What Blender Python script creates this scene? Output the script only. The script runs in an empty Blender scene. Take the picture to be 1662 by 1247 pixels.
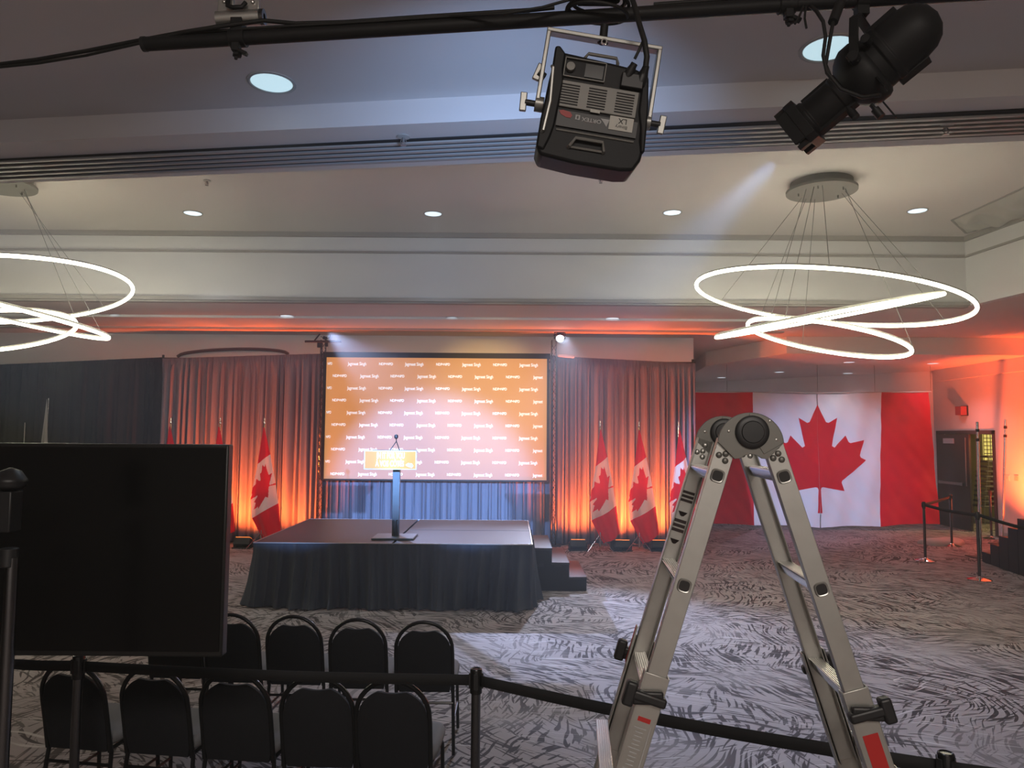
import bpy, bmesh, math, random
from mathutils import Vector, Matrix, Euler
import bpy.app

random.seed(7)
SC = bpy.context.scene
COL = SC.collection
PI = math.pi
R = math.radians

# ------------------------------------------------------------------ camera
F = 1200.0                      # focal length in pixels of the 1662 x 1247 frame
CAM = Vector((0, 0, 2.1))
PITCH = math.atan(81.5 / F)
ROLL = 0.0075
_f = Vector((0, math.cos(PITCH), math.sin(PITCH)))
_u0 = Vector((0, -math.sin(PITCH), math.cos(PITCH)))
_r0 = Vector((1, 0, 0))
_r = _r0 * math.cos(ROLL) + _u0 * math.sin(ROLL)
_u = _u0 * math.cos(ROLL) - _r0 * math.sin(ROLL)
cam_data = bpy.data.cameras.new('camera')
cam_data.sensor_fit = 'HORIZONTAL'
cam_data.sensor_width = 36.0
cam_data.lens = F / 1662 * 36.0
cam_data.clip_start = 0.05
cam_data.clip_end = 100
cam = bpy.data.objects.new('camera', cam_data)
COL.objects.link(cam)
cam.matrix_world = Matrix(((_r.x, _u.x, -_f.x, CAM.x), (_r.y, _u.y, -_f.y, CAM.y), (_r.z, _u.z, -_f.z, CAM.z), (0, 0, 0, 1)))
SC.camera = cam


def ray(px, py):
    return _f + _r * ((px - 831.0) / F) - _u * ((py - 623.5) / F)


def PY(px, py, Y):              # point on the plane y = Y seen at a pixel of the photograph
    d = ray(px, py)
    return CAM + d * (Y / d.y)


def PZ(px, py, z):
    d = ray(px, py)
    return CAM + d * ((z - CAM.z) / d.z)


def PX(px, py, X):
    d = ray(px, py)
    return CAM + d * (X / d.x)


# ------------------------------------------------------------------ world, exposure, lights
w = bpy.data.worlds.new('world')
SC.world = w
w.use_nodes = True
w.node_tree.nodes['Background'].inputs[0].default_value = (0.5, 0.52, 0.6, 1)
w.node_tree.nodes['Background'].inputs[1].default_value = 0.02
# thin stage haze fills the hall
hv = w.node_tree.nodes.new('ShaderNodeVolumeScatter')
hv.inputs['Color'].default_value = (1, 1, 1, 1)
hv.inputs['Density'].default_value = 0.0065
hv.inputs['Anisotropy'].default_value = 0.35
w.node_tree.links.new(hv.outputs[0], w.node_tree.nodes['World Output'].inputs['Volume'])
vs = SC.view_settings
vs.view_transform = 'Standard'
vs.look = 'None'
vs.exposure = 0.16
vs.gamma = 1.0
vs.use_curve_mapping = False
SC.cycles.max_bounces = 6
SC.cycles.diffuse_bounces = 4
SC.cycles.glossy_bounces = 3
SC.cycles.volume_bounces = 0
SC.cycles.sample_clamp_indirect = 4.0
SC.cycles.caustics_reflective = False
SC.cycles.caustics_refractive = False

COOL = (0.26, 0.48, 1.0)
ORANGE = (1.0, 0.125, 0.018)
RED_ORANGE = (1.0, 0.10, 0.02)
WARM = (1.0, 0.86, 0.66)


def spot(name, loc, target, power, color, angle, blend=0.15, size=0.05):
    l = bpy.data.lights.new(name, 'SPOT')
    l.energy = power
    l.color = color
    l.spot_size = R(angle)
    l.spot_blend = blend
    l.shadow_soft_size = size
    o = bpy.data.objects.new(name, l)
    o.location = loc
    o.rotation_euler = (Vector(target) - Vector(loc)).to_track_quat('-Z', 'Y').to_euler()
    COL.objects.link(o)
    return o


def area(name, loc, target, power, color, sx, sy, spread=180):
    l = bpy.data.lights.new(name, 'AREA')
    l.shape = 'RECTANGLE'
    l.size = sx
    l.size_y = sy
    l.energy = power
    l.color = color
    l.spread = R(spread)
    o = bpy.data.objects.new(name, l)
    o.location = loc
    o.rotation_euler = (Vector(target) - Vector(loc)).to_track_quat('-Z', 'Y').to_euler()
    COL.objects.link(o)
    return o


# front key lights: the profile spot on the pipe and its twin on the pipe further left
spot('profile_spot_light', (0.965, 2.68, 3.11), (-1.45, 14.0, 0.95), 7400, COOL, 20.5, 0.5, 0.03)
spot('profile_spot_light', (-4.6, 2.3, 3.4), (-1.45, 14.0, 0.95), 7400, COOL, 20.5, 0.5, 0.03)
# cool LED panel hanging on the pipe
area('panel_light', (0.26, 2.50, 3.12), (-0.15, 5.0, 3.50), 14, (0.34, 0.56, 1.0), 0.28, 0.28, 85)
# unseen warm spot added to brighten the middle of the screen
spot('screen_fill_spot', (0.4, 1.6, 3.85), (-0.45, 14.0, 2.65), 5600, (1.0, 0.60, 0.16), 14.5, 1.0, 0.05)
# back lights on the two lighting towers beside the screen
spot('tower_back_light', (-3.42, 13.6, 3.98), (1.7, 7.4, 0.0), 7200, (0.46, 0.59, 1.0), 33, 0.75, 0.06)
spot('tower_back_light', (0.98, 13.55, 3.92), (0.6, 7.6, 0.0), 1500, (0.6, 0.72, 1.0), 44, 0.8, 0.05)
# cool light on the wall flag
spot('flag_light', (-4.0, 2.3, 3.4), (6.95, 16.8, 1.0), 15000, (0.44, 0.58, 1.0), 15, 0.9, 0.08)
# unseen fill added behind the camera for the hall's warm light
area('hall_fill_light', (0.5, -2.6, 4.2), (0.5, -2.0, 0), 300, (1.0, 0.89, 0.80), 3.0, 1.2)


# orange floor uplights, tuned with their fixtures below
def uplight_lamp(loc, target, power, color=ORANGE, angle=125):
    spot('uplight_lamp', loc, target, power, color, angle, 0.9, 0.06)


# ------------------------------------------------------------------ materials
MATS = {}


def mat(name, color, rough=0.6, metal=0.0, spec=0.5, emit=None, estr=0.0, bump=None, sheen=0.0, vary=None):
    if name in MATS:
        return MATS[name]
    m = bpy.data.materials.new(name)
    m.use_nodes = True
    nt = m.node_tree
    b = nt.nodes['Principled BSDF']
    b.inputs['Base Color'].default_value = (*color, 1)
    b.inputs['Roughness'].default_value = rough
    b.inputs['Metallic'].default_value = metal
    b.inputs['Specular IOR Level'].default_value = spec
    if sheen:
        b.inputs['Sheen Weight'].default_value = sheen
    if emit:
        b.inputs['Emission Color'].default_value = (*emit, 1)
        b.inputs['Emission Strength'].default_value = estr
    if bump or vary:
        tc = nt.nodes.new('ShaderNodeTexCoord')
        nz = nt.nodes.new('ShaderNodeTexNoise')
        nz.inputs['Scale'].default_value = (bump or vary)[0]
        nz.inputs['Detail'].default_value = 4
        nt.links.new(tc.outputs['Object'], nz.inputs['Vector'])
        if bump:
            bp = nt.nodes.new('ShaderNodeBump')
            bp.inputs['Strength'].default_value = bump[1]
            bp.inputs['Distance'].default_value = 0.004
            nt.links.new(nz.outputs['Fac'], bp.inputs['Height'])
            nt.links.new(bp.outputs['Normal'], b.inputs['Normal'])
        if vary:
            mx = nt.nodes.new('ShaderNodeMix')
            mx.data_type = 'RGBA'
            mx.inputs['A'].default_value = (*[c * (1 - vary[1]) for c in color], 1)
            mx.inputs['B'].default_value = (*[min(1, c * (1 + vary[1])) for c in color], 1)
            nt.links.new(nz.outputs['Fac'], mx.inputs['Factor'])
            nt.links.new(mx.outputs['Result'], b.inputs['Base Color'])
    MATS[name] = m
    return m


mat('ceiling_paint', (0.73, 0.685, 0.66), 0.9, spec=0.2, vary=(1.5, 0.03))
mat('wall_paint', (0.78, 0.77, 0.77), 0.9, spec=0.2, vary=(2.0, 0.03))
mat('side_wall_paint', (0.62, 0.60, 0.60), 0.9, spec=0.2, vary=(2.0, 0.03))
mat('dark_wall', (0.10, 0.10, 0.10), 0.9, spec=0.2)
mat('trim_paint', (0.42, 0.40, 0.385), 0.8, spec=0.3, vary=(3, 0.03))
mat('drape_grey', (0.19, 0.195, 0.245), 0.95, spec=0.1, bump=(180, 0.3), vary=(6, 0.1))
mat('drape_black', (0.030, 0.030, 0.032), 0.95, spec=0.1, bump=(180, 0.3), vary=(6, 0.15))
mat('skirt_black', (0.052, 0.058, 0.074), 0.85, spec=0.25, bump=(220, 0.2))
mat('deck', (0.020, 0.018, 0.020), 0.42, spec=0.5, bump=(60, 0.15), vary=(9, 0.2))
mat('aluminium', (0.56, 0.555, 0.53), 0.34, 1.0, vary=(14, 0.08))
mat('bright_aluminium', (0.80, 0.79, 0.76), 0.22, 1.0, vary=(14, 0.06))
mat('brushed', (0.50, 0.495, 0.465), 0.40, 0.9, vary=(25, 0.10))
mat('hinge_grey', (0.17, 0.165, 0.15), 0.45, 0.6, vary=(12, 0.1))
mat('chrome', (0.65, 0.64, 0.63), 0.12, 1.0)
mat('dark_chrome', (0.16, 0.16, 0.165), 0.2, 1.0)
mat('black_plastic', (0.015, 0.015, 0.016), 0.45)
mat('black_metal', (0.014, 0.014, 0.015), 0.55, 0.0, spec=0.3)
mat('black_rubber', (0.012, 0.012, 0.012), 0.7)
mat('cable_black', (0.010, 0.010, 0.010), 0.6)
mat('fixture_black', (0.009, 0.0095, 0.011), 0.55, spec=0.3, bump=(90, 0.1))
mat('fixture_grey', (0.20, 0.195, 0.18), 0.5, 0.2, vary=(20, 0.06))
mat('yoke_silver', (0.33, 0.33, 0.31), 0.38, 0.7, vary=(20, 0.08))
mat('white_print', (0.75, 0.75, 0.72), 0.6)
mat('grey_print', (0.42, 0.42, 0.42), 0.6)
mat('sticker_white', (0.52, 0.51, 0.46), 0.6)
mat('red_badge', (0.35, 0.03, 0.03), 0.5)
mat('red_label', (0.42, 0.02, 0.018), 0.45)
mat('black_print', (0.02, 0.02, 0.02), 0.6)
mat('ladder_print', (0.035, 0.02, 0.02), 0.6)
mat('flag_red', (0.62, 0.008, 0.022), 0.8, spec=0.2, sheen=0.2, bump=(200, 0.15))
mat('flag_white', (0.80, 0.78, 0.78), 0.8, spec=0.2, sheen=0.2, bump=(200, 0.15))
for nm_ in ('flag_red', 'flag_white'):           # thin cloth lets the uplights through
    nt_ = MATS[nm_].node_tree
    tr_ = nt_.nodes.new('ShaderNodeBsdfTranslucent')
    tr_.inputs['Color'].default_value = nt_.nodes['Principled BSDF'].inputs['Base Color'].default_value
    mxs = nt_.nodes.new('ShaderNodeMixShader')
    mxs.inputs[0].default_value = 0.35
    nt_.links.new(nt_.nodes['Principled BSDF'].outputs[0], mxs.inputs[1])
    nt_.links.new(tr_.outputs[0], mxs.inputs[2])
    nt_.links.new(mxs.outputs[0], nt_.nodes['Material Output'].inputs['Surface'])
mat('sign_orange', (1.0, 0.38, 0.06), 0.5)
mat('sign_white', (0.80, 0.82, 0.80), 0.5)
mat('lectern_grey', (0.13, 0.155, 0.17), 0.35, 0.4)
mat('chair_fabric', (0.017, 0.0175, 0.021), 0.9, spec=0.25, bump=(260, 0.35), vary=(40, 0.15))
mat('chair_seat', (0.16, 0.155, 0.16), 0.9, spec=0.25, bump=(260, 0.35), vary=(40, 0.15))  # fabric lightened for the light the seat tops catch
mat('chair_frame', (0.020, 0.020, 0.021), 0.22, 0.5)
mat('belt', (0.012, 0.012, 0.013), 0.85)
mat('post_black', (0.05, 0.05, 0.052), 0.2, 0.9)
mat('tv_glass', (0.004, 0.004, 0.0045), 0.22, spec=0.35)
mat('tv_bezel', (0.012, 0.012, 0.012), 0.35)
mat('ring_light', (0.9, 0.9, 0.85), 0.5, emit=(1.0, 0.94, 0.70), estr=19.0)
mat('ring_body', (0.5, 0.49, 0.45), 0.5)
mat('canopy_grey', (0.19, 0.185, 0.175), 0.55)
mat('wire', (0.20, 0.20, 0.19), 0.5, 0.6)
mat('can_light', (0.85, 0.9, 0.9), 0.4, emit=(0.62, 0.90, 1.0), estr=0.66)
mat('can_light_small', (0.85, 0.9, 0.9), 0.4, emit=(0.72, 0.88, 1.0), estr=1.0)
mat('can_trim', (0.50, 0.49, 0.47), 0.6)
mat('lamp_lens', (0.9, 0.9, 0.9), 0.3, emit=(0.95, 1.0, 1.0), estr=25)
mat('blue_led', (0.1, 0.2, 0.9), 0.3, emit=(0.12, 0.30, 1.0), estr=8)
mat('orange_lens', (0.9, 0.4, 0.1), 0.3, emit=(1.0, 0.22, 0.03), estr=.9)
mat('bronze_door', (0.075, 0.062, 0.060), 0.5, 0.3)
mat('sign_plate', (0.45, 0.47, 0.52), 0.4)
mat('steel_bar', (0.35, 0.34, 0.34), 0.3, 0.9)
mat('alarm_red', (0.30, 0.05, 0.05), 0.5)
mat('plate_grey', (0.42, 0.41, 0.40), 0.5)
mat('lit_window', (0.6, 0.55, 0.2), 0.6, emit=(1.0, 0.80, 0.20), estr=0.7)
mat('store_wall', (0.16, 0.14, 0.06), 0.8)
mat('store_chair', (0.10, 0.085, 0.075), 0.6)
mat('plastic_sheet', (0.55, 0.54, 0.50), 0.35)
mat('bag_grey', (0.36, 0.33, 0.31), 0.8)
mat('gold', (0.75, 0.55, 0.25), 0.25, 1.0)
mat('arch_wood', (0.10, 0.05, 0.03), 0.3)
mat('slot_dark', (0.02, 0.018, 0.018), 0.7)
mat('fin_grey', (0.42, 0.40, 0.38), 0.5)
mat('pale_cloth', (0.45, 0.45, 0.42), 0.8)
mat('sprinkler', (0.3, 0.29, 0.28), 0.4, 0.6)

# projector image on the screen: plain orange picture
mat('screen_image', (0.26, 0.23, 0.22), 0.85, spec=0.1, emit=(1.0, 0.37, 0.07), estr=0.50)
mat('screen_letters', (0.70, 0.70, 0.70), 0.85, spec=0.1, emit=(0.86, 0.92, 1.0), estr=0.80)


def carpet_material():
    m = bpy.data.materials.new('carpet')
    m.use_nodes = True
    nt = m.node_tree
    L = nt.links.new
    b = nt.nodes['Principled BSDF']

    def node(t, **kw):
        n = nt.nodes.new(t)
        for k, v in kw.items():
            setattr(n, k, v)
        return n

    def math_(op, a, b_=None, clamp=False):
        n = node('ShaderNodeMath', operation=op, use_clamp=clamp)
        for i, v in enumerate((a, b_)):
            if v is None:
                continue
            if isinstance(v, (int, float)):
                n.inputs[i].default_value = v
            else:
                L(v, n.inputs[i])
        return n.outputs[0]

    tc = node('ShaderNodeTexCoord')
    # bend the coordinates so the strokes fan out
    wn = node('ShaderNodeTexNoise')
    wn.inputs['Scale'].default_value = 0.9
    wn.inputs['Detail'].default_value = 1.0
    L(tc.outputs['Object'], wn.inputs['Vector'])
    sub = node('ShaderNodeVectorMath', operation='SUBTRACT')
    L(wn.outputs['Color'], sub.inputs[0])
    sub.inputs[1].default_value = (0.5, 0.5, 0.5)
    scl = node('ShaderNodeVectorMath', operation='SCALE')
    L(sub.outputs[0], scl.inputs[0])
    scl.inputs['Scale'].default_value = 0.75
    add = node('ShaderNodeVectorMath', operation='ADD')
    L(tc.outputs['Object'], add.inputs[0])
    L(scl.outputs[0], add.inputs[1])
    sep0 = node('ShaderNodeSeparateXYZ')
    L(add.outputs[0], sep0.inputs[0])

    def strokes(cell_scale, seed, a0, a1, fu, fv, lo, hi):
        mp = node('ShaderNodeMapping')
        mp.inputs['Location'].default_value = (seed, seed * 1.7, 0)
        mp.inputs['Scale'].default_value = (cell_scale * 0.62, cell_scale, 0.0)
        L(add.outputs[0], mp.inputs['Vector'])
        vo = node('ShaderNodeTexVoronoi', feature='F1', voronoi_dimensions='2D')
        vo.inputs['Scale'].default_value = 1.0
        L(mp.outputs[0], vo.inputs['Vector'])
        sc = node('ShaderNodeSeparateColor')
        L(vo.outputs['Color'], sc.inputs[0])
        ang = math_('ADD', math_('MULTIPLY', sc.outputs[0], a1 - a0), a0)
        ca, sa = math_('COSINE', ang), math_('SINE', ang)
        x, y = sep0.outputs[0], sep0.outputs[1]
        uu = math_('ADD', math_('MULTIPLY', x, ca), math_('MULTIPLY', y, sa))
        vv = math_('SUBTRACT', math_('MULTIPLY', y, ca), math_('MULTIPLY', x, sa))
        cb = node('ShaderNodeCombineXYZ')
        L(math_('MULTIPLY', uu, fu), cb.inputs[0])
        L(math_('MULTIPLY', vv, fv), cb.inputs[1])
        L(math_('MULTIPLY', sc.outputs[1], 37.0), cb.inputs[2])
        nz = node('ShaderNodeTexNoise')
        nz.inputs['Scale'].default_value = 1.0
        nz.inputs['Detail'].default_value = 1.5
        nz.inputs['Roughness'].default_value = 0.45
        L(cb.outputs[0], nz.inputs['Vector'])
        mr = node('ShaderNodeMapRange')
        mr.inputs['From Min'].default_value = lo
        mr.inputs['From Max'].default_value = hi
        L(nz.outputs['Fac'], mr.inputs['Value'])
        return mr.outputs[0]

    dark = strokes(1.25, 3.1, -0.7, 1.3, 34.0, 3.4, 0.535, 0.57)
    dark2 = strokes(1.5, 11.3, 0.3, 2.2, 37.0, 3.8, 0.575, 0.61)
    light = strokes(0.9, 23.9, 1.2, 1.95, 52.0, 1.6, 0.63, 0.69)
    # big calm areas with fewer strokes
    bn = node('ShaderNodeTexNoise')
    bn.inputs['Scale'].default_value = 0.75
    bn.inputs['Detail'].default_value = 2
    L(tc.outputs['Object'], bn.inputs['Vector'])
    calm = node('ShaderNodeMapRange')
    calm.inputs['From Min'].default_value = 0.36
    calm.inputs['From Max'].default_value = 0.50
    L(bn.outputs['Fac'], calm.inputs['Value'])
    dmask = math_('MULTIPLY', math_('MAXIMUM', dark, math_('MULTIPLY', dark2, 0.95)), math_('ADD', math_('MULTIPLY', calm.outputs[0], 0.5), 0.5), True)
    mx = node('ShaderNodeMix', data_type='RGBA')
    mx.inputs['A'].default_value = (0.27, 0.235, 0.225, 1)
    mx.inputs['B'].default_value = (0.034, 0.025, 0.023, 1)
    L(dmask, mx.inputs['Factor'])
    mx2 = node('ShaderNodeMix', data_type='RGBA')
    L(mx.outputs['Result'], mx2.inputs['A'])
    mx2.inputs['B'].default_value = (0.46, 0.42, 0.40, 1)
    L(math_('MULTIPLY', light, 0.8), mx2.inputs['Factor'])
    L(mx2.outputs['Result'], b.inputs['Base Color'])
    b.inputs['Roughness'].default_value = 0.85
    b.inputs['Specular IOR Level'].default_value = 0.25
    fz = node('ShaderNodeTexNoise')
    fz.inputs['Scale'].default_value = 260
    L(tc.outputs['Object'], fz.inputs['Vector'])
    bp = node('ShaderNodeBump')
    bp.inputs['Strength'].default_value = 0.35
    bp.inputs['Distance'].default_value = 0.004
    L(fz.outputs['Fac'], bp.inputs['Height'])
    L(bp.outputs['Normal'], b.inputs['Normal'])
    MATS['carpet'] = m


carpet_material()


# ------------------------------------------------------------------ mesh builder
class MB:
    def __init__(self):
        self.v, self.f, self.m = [], [], []

    def add(self, verts, faces, mi=0):
        o = len(self.v)
        self.v.extend(Vector(p) for p in verts)
        for f in faces:
            self.f.append([i + o for i in f])
            self.m.append(mi)
        return self

    def box(self, c, s, rot=None, mi=0):
        c = Vector(c)
        vs_ = []
        for z in (-.5, .5):
            for x, y in ((-.5, -.5), (.5, -.5), (.5, .5), (-.5, .5)):
                p = Vector((x * s[0], y * s[1], z * s[2]))
                vs_.append(c + (rot @ p if rot else p))
        return self.add(vs_, [(3, 2, 1, 0), (4, 5, 6, 7), (0, 1, 5, 4), (1, 2, 6, 5), (2, 3, 7, 6), (3, 0, 4, 7)], mi)

    def beam(self, p0, p1, wdt, hgt, up=(0, 0, 1), mi=0):          # box bar from p0 to p1
        p0, p1 = Vector(p0), Vector(p1)
        z = (p1 - p0)
        ln = z.length
        z.normalize()
        y = Vector(up) - z * z.dot(Vector(up))
        y.normalize()
        x = y.cross(z)
        rot = Matrix((x, y, z)).transposed()
        return self.box((p0 + p1) / 2, (wdt, hgt, ln), rot, mi)

    def cyl(self, p0, p1, r0, r1=None, n=16, caps=True, mi=0):
        r1 = r0 if r1 is None else r1
        return self.tube([p0, p1], [r0, r1], n, caps=caps, mi=mi)

    def tube(self, pts, r, n=8, closed=False, caps=True, mi=0):
        pts = [Vector(p) for p in pts]
        k = len(pts)
        rr = r if isinstance(r, (list, tuple)) else [r] * k
        tans = []
        for i in range(k):
            if closed:
                t = pts[(i + 1) % k] - pts[i - 1]
            else:
                t = pts[min(i + 1, k - 1)] - pts[max(i - 1, 0)]
            tans.append(t.normalized())
        a = Vector((0, 0, 1)) if abs(tans[0].z) < 0.9 else Vector((1, 0, 0))
        nrm = (a - tans[0] * a.dot(tans[0])).normalized()
        vs_ = []
        for i in range(k):
            nrm = (nrm - tans[i] * nrm.dot(tans[i])).normalized()
            bn = tans[i].cross(nrm)
            for j in range(n):
                an = 2 * PI * j / n
                vs_.append(pts[i] + (nrm * math.cos(an) + bn * math.sin(an)) * rr[i])
        fs = []
        for i in range(k if closed else k - 1):
            i2 = (i + 1) % k
            for j in range(n):
                j2 = (j + 1) % n
                fs.append((i * n + j, i * n + j2, i2 * n + j2, i2 * n + j))
        if caps and not closed:
            fs.append(tuple(reversed(range(n))))
            fs.append(tuple(range((k - 1) * n, k * n)))
        return self.add(vs_, fs, mi)

    def lathe(self, prof, M=None, n=24, mi=0, caps=True):          # prof: (radius, height) along local z
        M = M or Matrix()
        vs_, fs = [], []
        for r, h in prof:
            for j in range(n):
                a = 2 * PI * j / n
                vs_.append(M @ Vector((r * math.cos(a), r * math.sin(a), h)))
        for i in range(len(prof) - 1):
            for j in range(n):
                j2 = (j + 1) % n
                fs.append((i * n + j, i * n + j2, (i + 1) * n + j2, (i + 1) * n + j))
        if caps:
            fs.append(tuple(reversed(range(n))))
            fs.append(tuple(range((len(prof) - 1) * n, len(prof) * n)))
        return self.add(vs_, fs, mi)

    def prism(self, poly, d0, d1, M=None, mi=0):                   # poly in local xy, extruded along local z
        M = M or Matrix()
        n = len(poly)
        vs_ = [M @ Vector((x, y, d0)) for x, y in poly] + [M @ Vector((x, y, d1)) for x, y in poly]
        fs = [tuple(reversed(range(n))), tuple(range(n, 2 * n))]
        for i in range(n):
            j = (i + 1) % n
            fs.append((i, j, n + j, n + i))
        return self.add(vs_, fs, mi)

    def grid(self, fn, nu, nv, matfn=None, mi=0):
        vs_ = [fn(i / nu, j / nv) for j in range(nv + 1) for i in range(nu + 1)]
        o = len(self.v)
        self.v.extend(Vector(p) for p in vs_)
        for j in range(nv):
            for i in range(nu):
                a = j * (nu + 1) + i
                self.f.append([o + a, o + a + 1, o + a + nu + 2, o + a + nu + 1])
                self.m.append(matfn((i + .5) / nu, (j + .5) / nv) if matfn else mi)
        return self

    def text(self, s, M, size, offset=0.0, mi=0, align='CENTER', sx=1.0, shear=0.0):
        vs_, fs = text_mesh(s, offset, align, shear)
        return self.add([M @ Vector((x * size * sx, y * size, 0)) for x, y in vs_], fs, mi)

    def build(self, name, mats, parent=None, bevel=0, seg=2, smooth=38, solid=0, local=False):
        me = bpy.data.meshes.new(name)
        vs_ = self.v
        origin = Vector((0, 0, 0))
        if parent is None and not local:
            xs, ys, zs = [p.x for p in vs_], [p.y for p in vs_], [p.z for p in vs_]
            origin = Vector(((min(xs) + max(xs)) / 2, (min(ys) + max(ys)) / 2, min(zs)))
            vs_ = [p - origin for p in vs_]
        me.from_pydata([tuple(p) for p in vs_], [], self.f)
        for mm in ([mats] if isinstance(mats, str) else mats):
            me.materials.append(MATS[mm])
        for p, mi in zip(me.polygons, self.m):
            p.material_index = mi
            p.use_smooth = bool(smooth)
        bm = bmesh.new()
        bm.from_mesh(me)
        bmesh.ops.remove_doubles(bm, verts=bm.verts, dist=1e-6)
        bmesh.ops.recalc_face_normals(bm, faces=bm.faces)
        bm.to_mesh(me)
        bm.free()
        if smooth:
            me.set_sharp_from_angle(angle=R(smooth))
        o = bpy.data.objects.new(name, me)
        COL.objects.link(o)
        o.location = origin
        if parent is not None:
            o.parent = parent
            if not local:                       # vertices are in world space
                o.matrix_parent_inverse = world_of(parent).inverted()
        if solid:
            md = o.modifiers.new('thickness', 'SOLIDIFY')
            md.thickness = solid
            md.offset = 0
        if bevel:
            md = o.modifiers.new('bevel', 'BEVEL')
            md.width = bevel
            md.segments = seg
            md.limit_method = 'ANGLE'
            md.angle_limit = R(40)
        return o


def world_of(o):
    M = o.matrix_basis.copy()
    if o.parent:
        M = world_of(o.parent) @ o.matrix_parent_inverse @ M
    return M


_TX = {}


def text_mesh(s, offset=0.0, align='CENTER', shear=0.0):
    key = (s, offset, align, shear)
    if key not in _TX:
        c = bpy.data.curves.new('lettering_curve', 'FONT')
        c.body = s
        c.size = 1
        c.offset = offset
        c.shear = shear
        c.align_x = align
        c.align_y = 'CENTER'
        c.resolution_u = 3
        o = bpy.data.objects.new('lettering_curve', c)
        COL.objects.link(o)
        dg = bpy.context.evaluated_depsgraph_get()
        me = bpy.data.meshes.new_from_object(o.evaluated_get(dg))
        _TX[key] = ([(v.co.x, v.co.y) for v in me.vertices], [tuple(p.vertices) for p in me.polygons])
        bpy.data.objects.remove(o)
        bpy.data.curves.remove(c)
        bpy.data.meshes.remove(me)
    return _TX[key]


def tag(o, label, cat, group=None, kind=None):
    o['label'] = label
    o['category'] = cat
    if group:
        o['group'] = group
    if kind:
        o['kind'] = kind
    return o


def thing(name, label, cat, loc=(0, 0, 0), rz=0, group=None, rot=None):
    o = bpy.data.objects.new(name, None)
    COL.objects.link(o)
    o.empty_display_size = 0.1
    o.location = loc
    o.rotation_euler = rot if rot else (0, 0, rz)
    return tag(o, label, cat, group)


def struct(name, mb, mats, parent=None, **kw):
    o = mb.build(name, mats, parent, **kw)
    if parent is None:
        o['kind'] = 'structure'
    return o


def dup(root, loc, rz=None, label=None, group=None):
    r_ = root.copy()
    COL.objects.link(r_)
    r_.location = loc
    if rz is not None:
        r_.rotation_euler = (0, 0, rz)
    if label:
        r_['label'] = label
    if group:
        r_['group'] = group
    for ch in list(root.children):
        c = ch.copy()
        COL.objects.link(c)
        c.parent = r_
        c.matrix_parent_inverse = ch.matrix_parent_inverse.copy()
        for g in ch.children:
            d = g.copy()
            COL.objects.link(d)
            d.parent = c
            d.matrix_parent_inverse = g.matrix_parent_inverse.copy()
    return r_


def arc(c, r, a0, a1, n, ax='xz'):
    out = []
    for i in range(n + 1):
        a = a0 + (a1 - a0) * i / n
        out.append((c[0] + r * math.cos(a), c[1] + r * math.sin(a)))
    return out


# ------------------------------------------------------------------ the setting
XR = 10.35          # right wall
XL = -11.0
ZS = 4.07           # soffit underside
DC = 11.0           # face of the ceiling tray
ZT = PY(831, 380, DC).z
ZAL = 3.73          # low ceiling of the alcove
YH = 14.5

struct('floor', MB().add([(XL, -6, 0), (XR + 3, -6, 0), (XR + 3, 25, 0), (XL, 25, 0)], [(0, 1, 2, 3)]), 'carpet', local=True)

n0, n1 = PZ(0, 232, ZS), PZ(1662, 155, ZS)       # beam, near lower edge
f0, f1 = PZ(0, 298, ZS), PZ(1662, 228.7, ZS)     # beam, far lower edge


def ext(a, b, x):
    t = (x - a.x) / (b.x - a.x)
    return a + (b - a) * t


n0, n1 = ext(n0, n1, XL), ext(n0, n1, XR)
f0, f1 = ext(f0, f1, XL), ext(f0, f1, XR)
mid = ext(n0, n1, 0)
ZA = PY(831, 152.5, mid.y).z                     # near ceiling height
# near ceiling
struct('ceiling', MB().prism([(XL, -6), (XR, -6), (n1.x, n1.y + .02), (n0.x, n0.y + .02)], ZA, ZA + .1), 'ceiling_paint', smooth=0)
# dropped beam
mb = MB().prism([(n0.x, n0.y), (n1.x, n1.y), (f1.x, f1.y), (f0.x, f0.y)], ZS, ZT + .05)
struct('ceiling_beam', mb, 'ceiling_paint', smooth=0)
# ceiling of the tray
cor = PZ(1560, 388, ZT)
rt = PZ(1662, 350, ZT)
dirr = (Vector((rt.x, rt.y, 0)) - Vector((cor.x, DC, 0)))
cor = Vector((cor.x, DC, 0))
rend = cor + dirr * 6.5                           # the right tray face runs back towards the beam
struct('ceiling_tray', MB().prism([(XL, f0.y), (f1.x, f1.y - .3), (rend.x + 1, rend.y), (cor.x + .4, DC + .2), (XL, DC + .2)], ZT, ZT + .1), 'ceiling_paint', smooth=0)
struct('wall_tray', MB().box(((XL + cor.x) / 2, DC + .06, (ZS + ZT) / 2), (cor.x - XL, .12, ZT - ZS)), 'wall_paint', smooth=0)
mb = MB().prism([(cor.x, DC), (cor.x + .12, DC + .1), (rend.x + .12, rend.y), (rend.x, rend.y)], ZS, ZT)
struct('wall_tray_right', mb, 'wall_paint', smooth=0)
# soffit underside behind and beside the tray
mb = MB().prism([(XL, DC + .001), (cor.x, DC + .001), (rend.x, rend.y), (XR + 3, rend.y), (XR + 3, 25), (XL, 25)], ZS + .001, ZS + .08)
struct('ceiling_soffit', mb, 'ceiling_paint', smooth=0)
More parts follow.
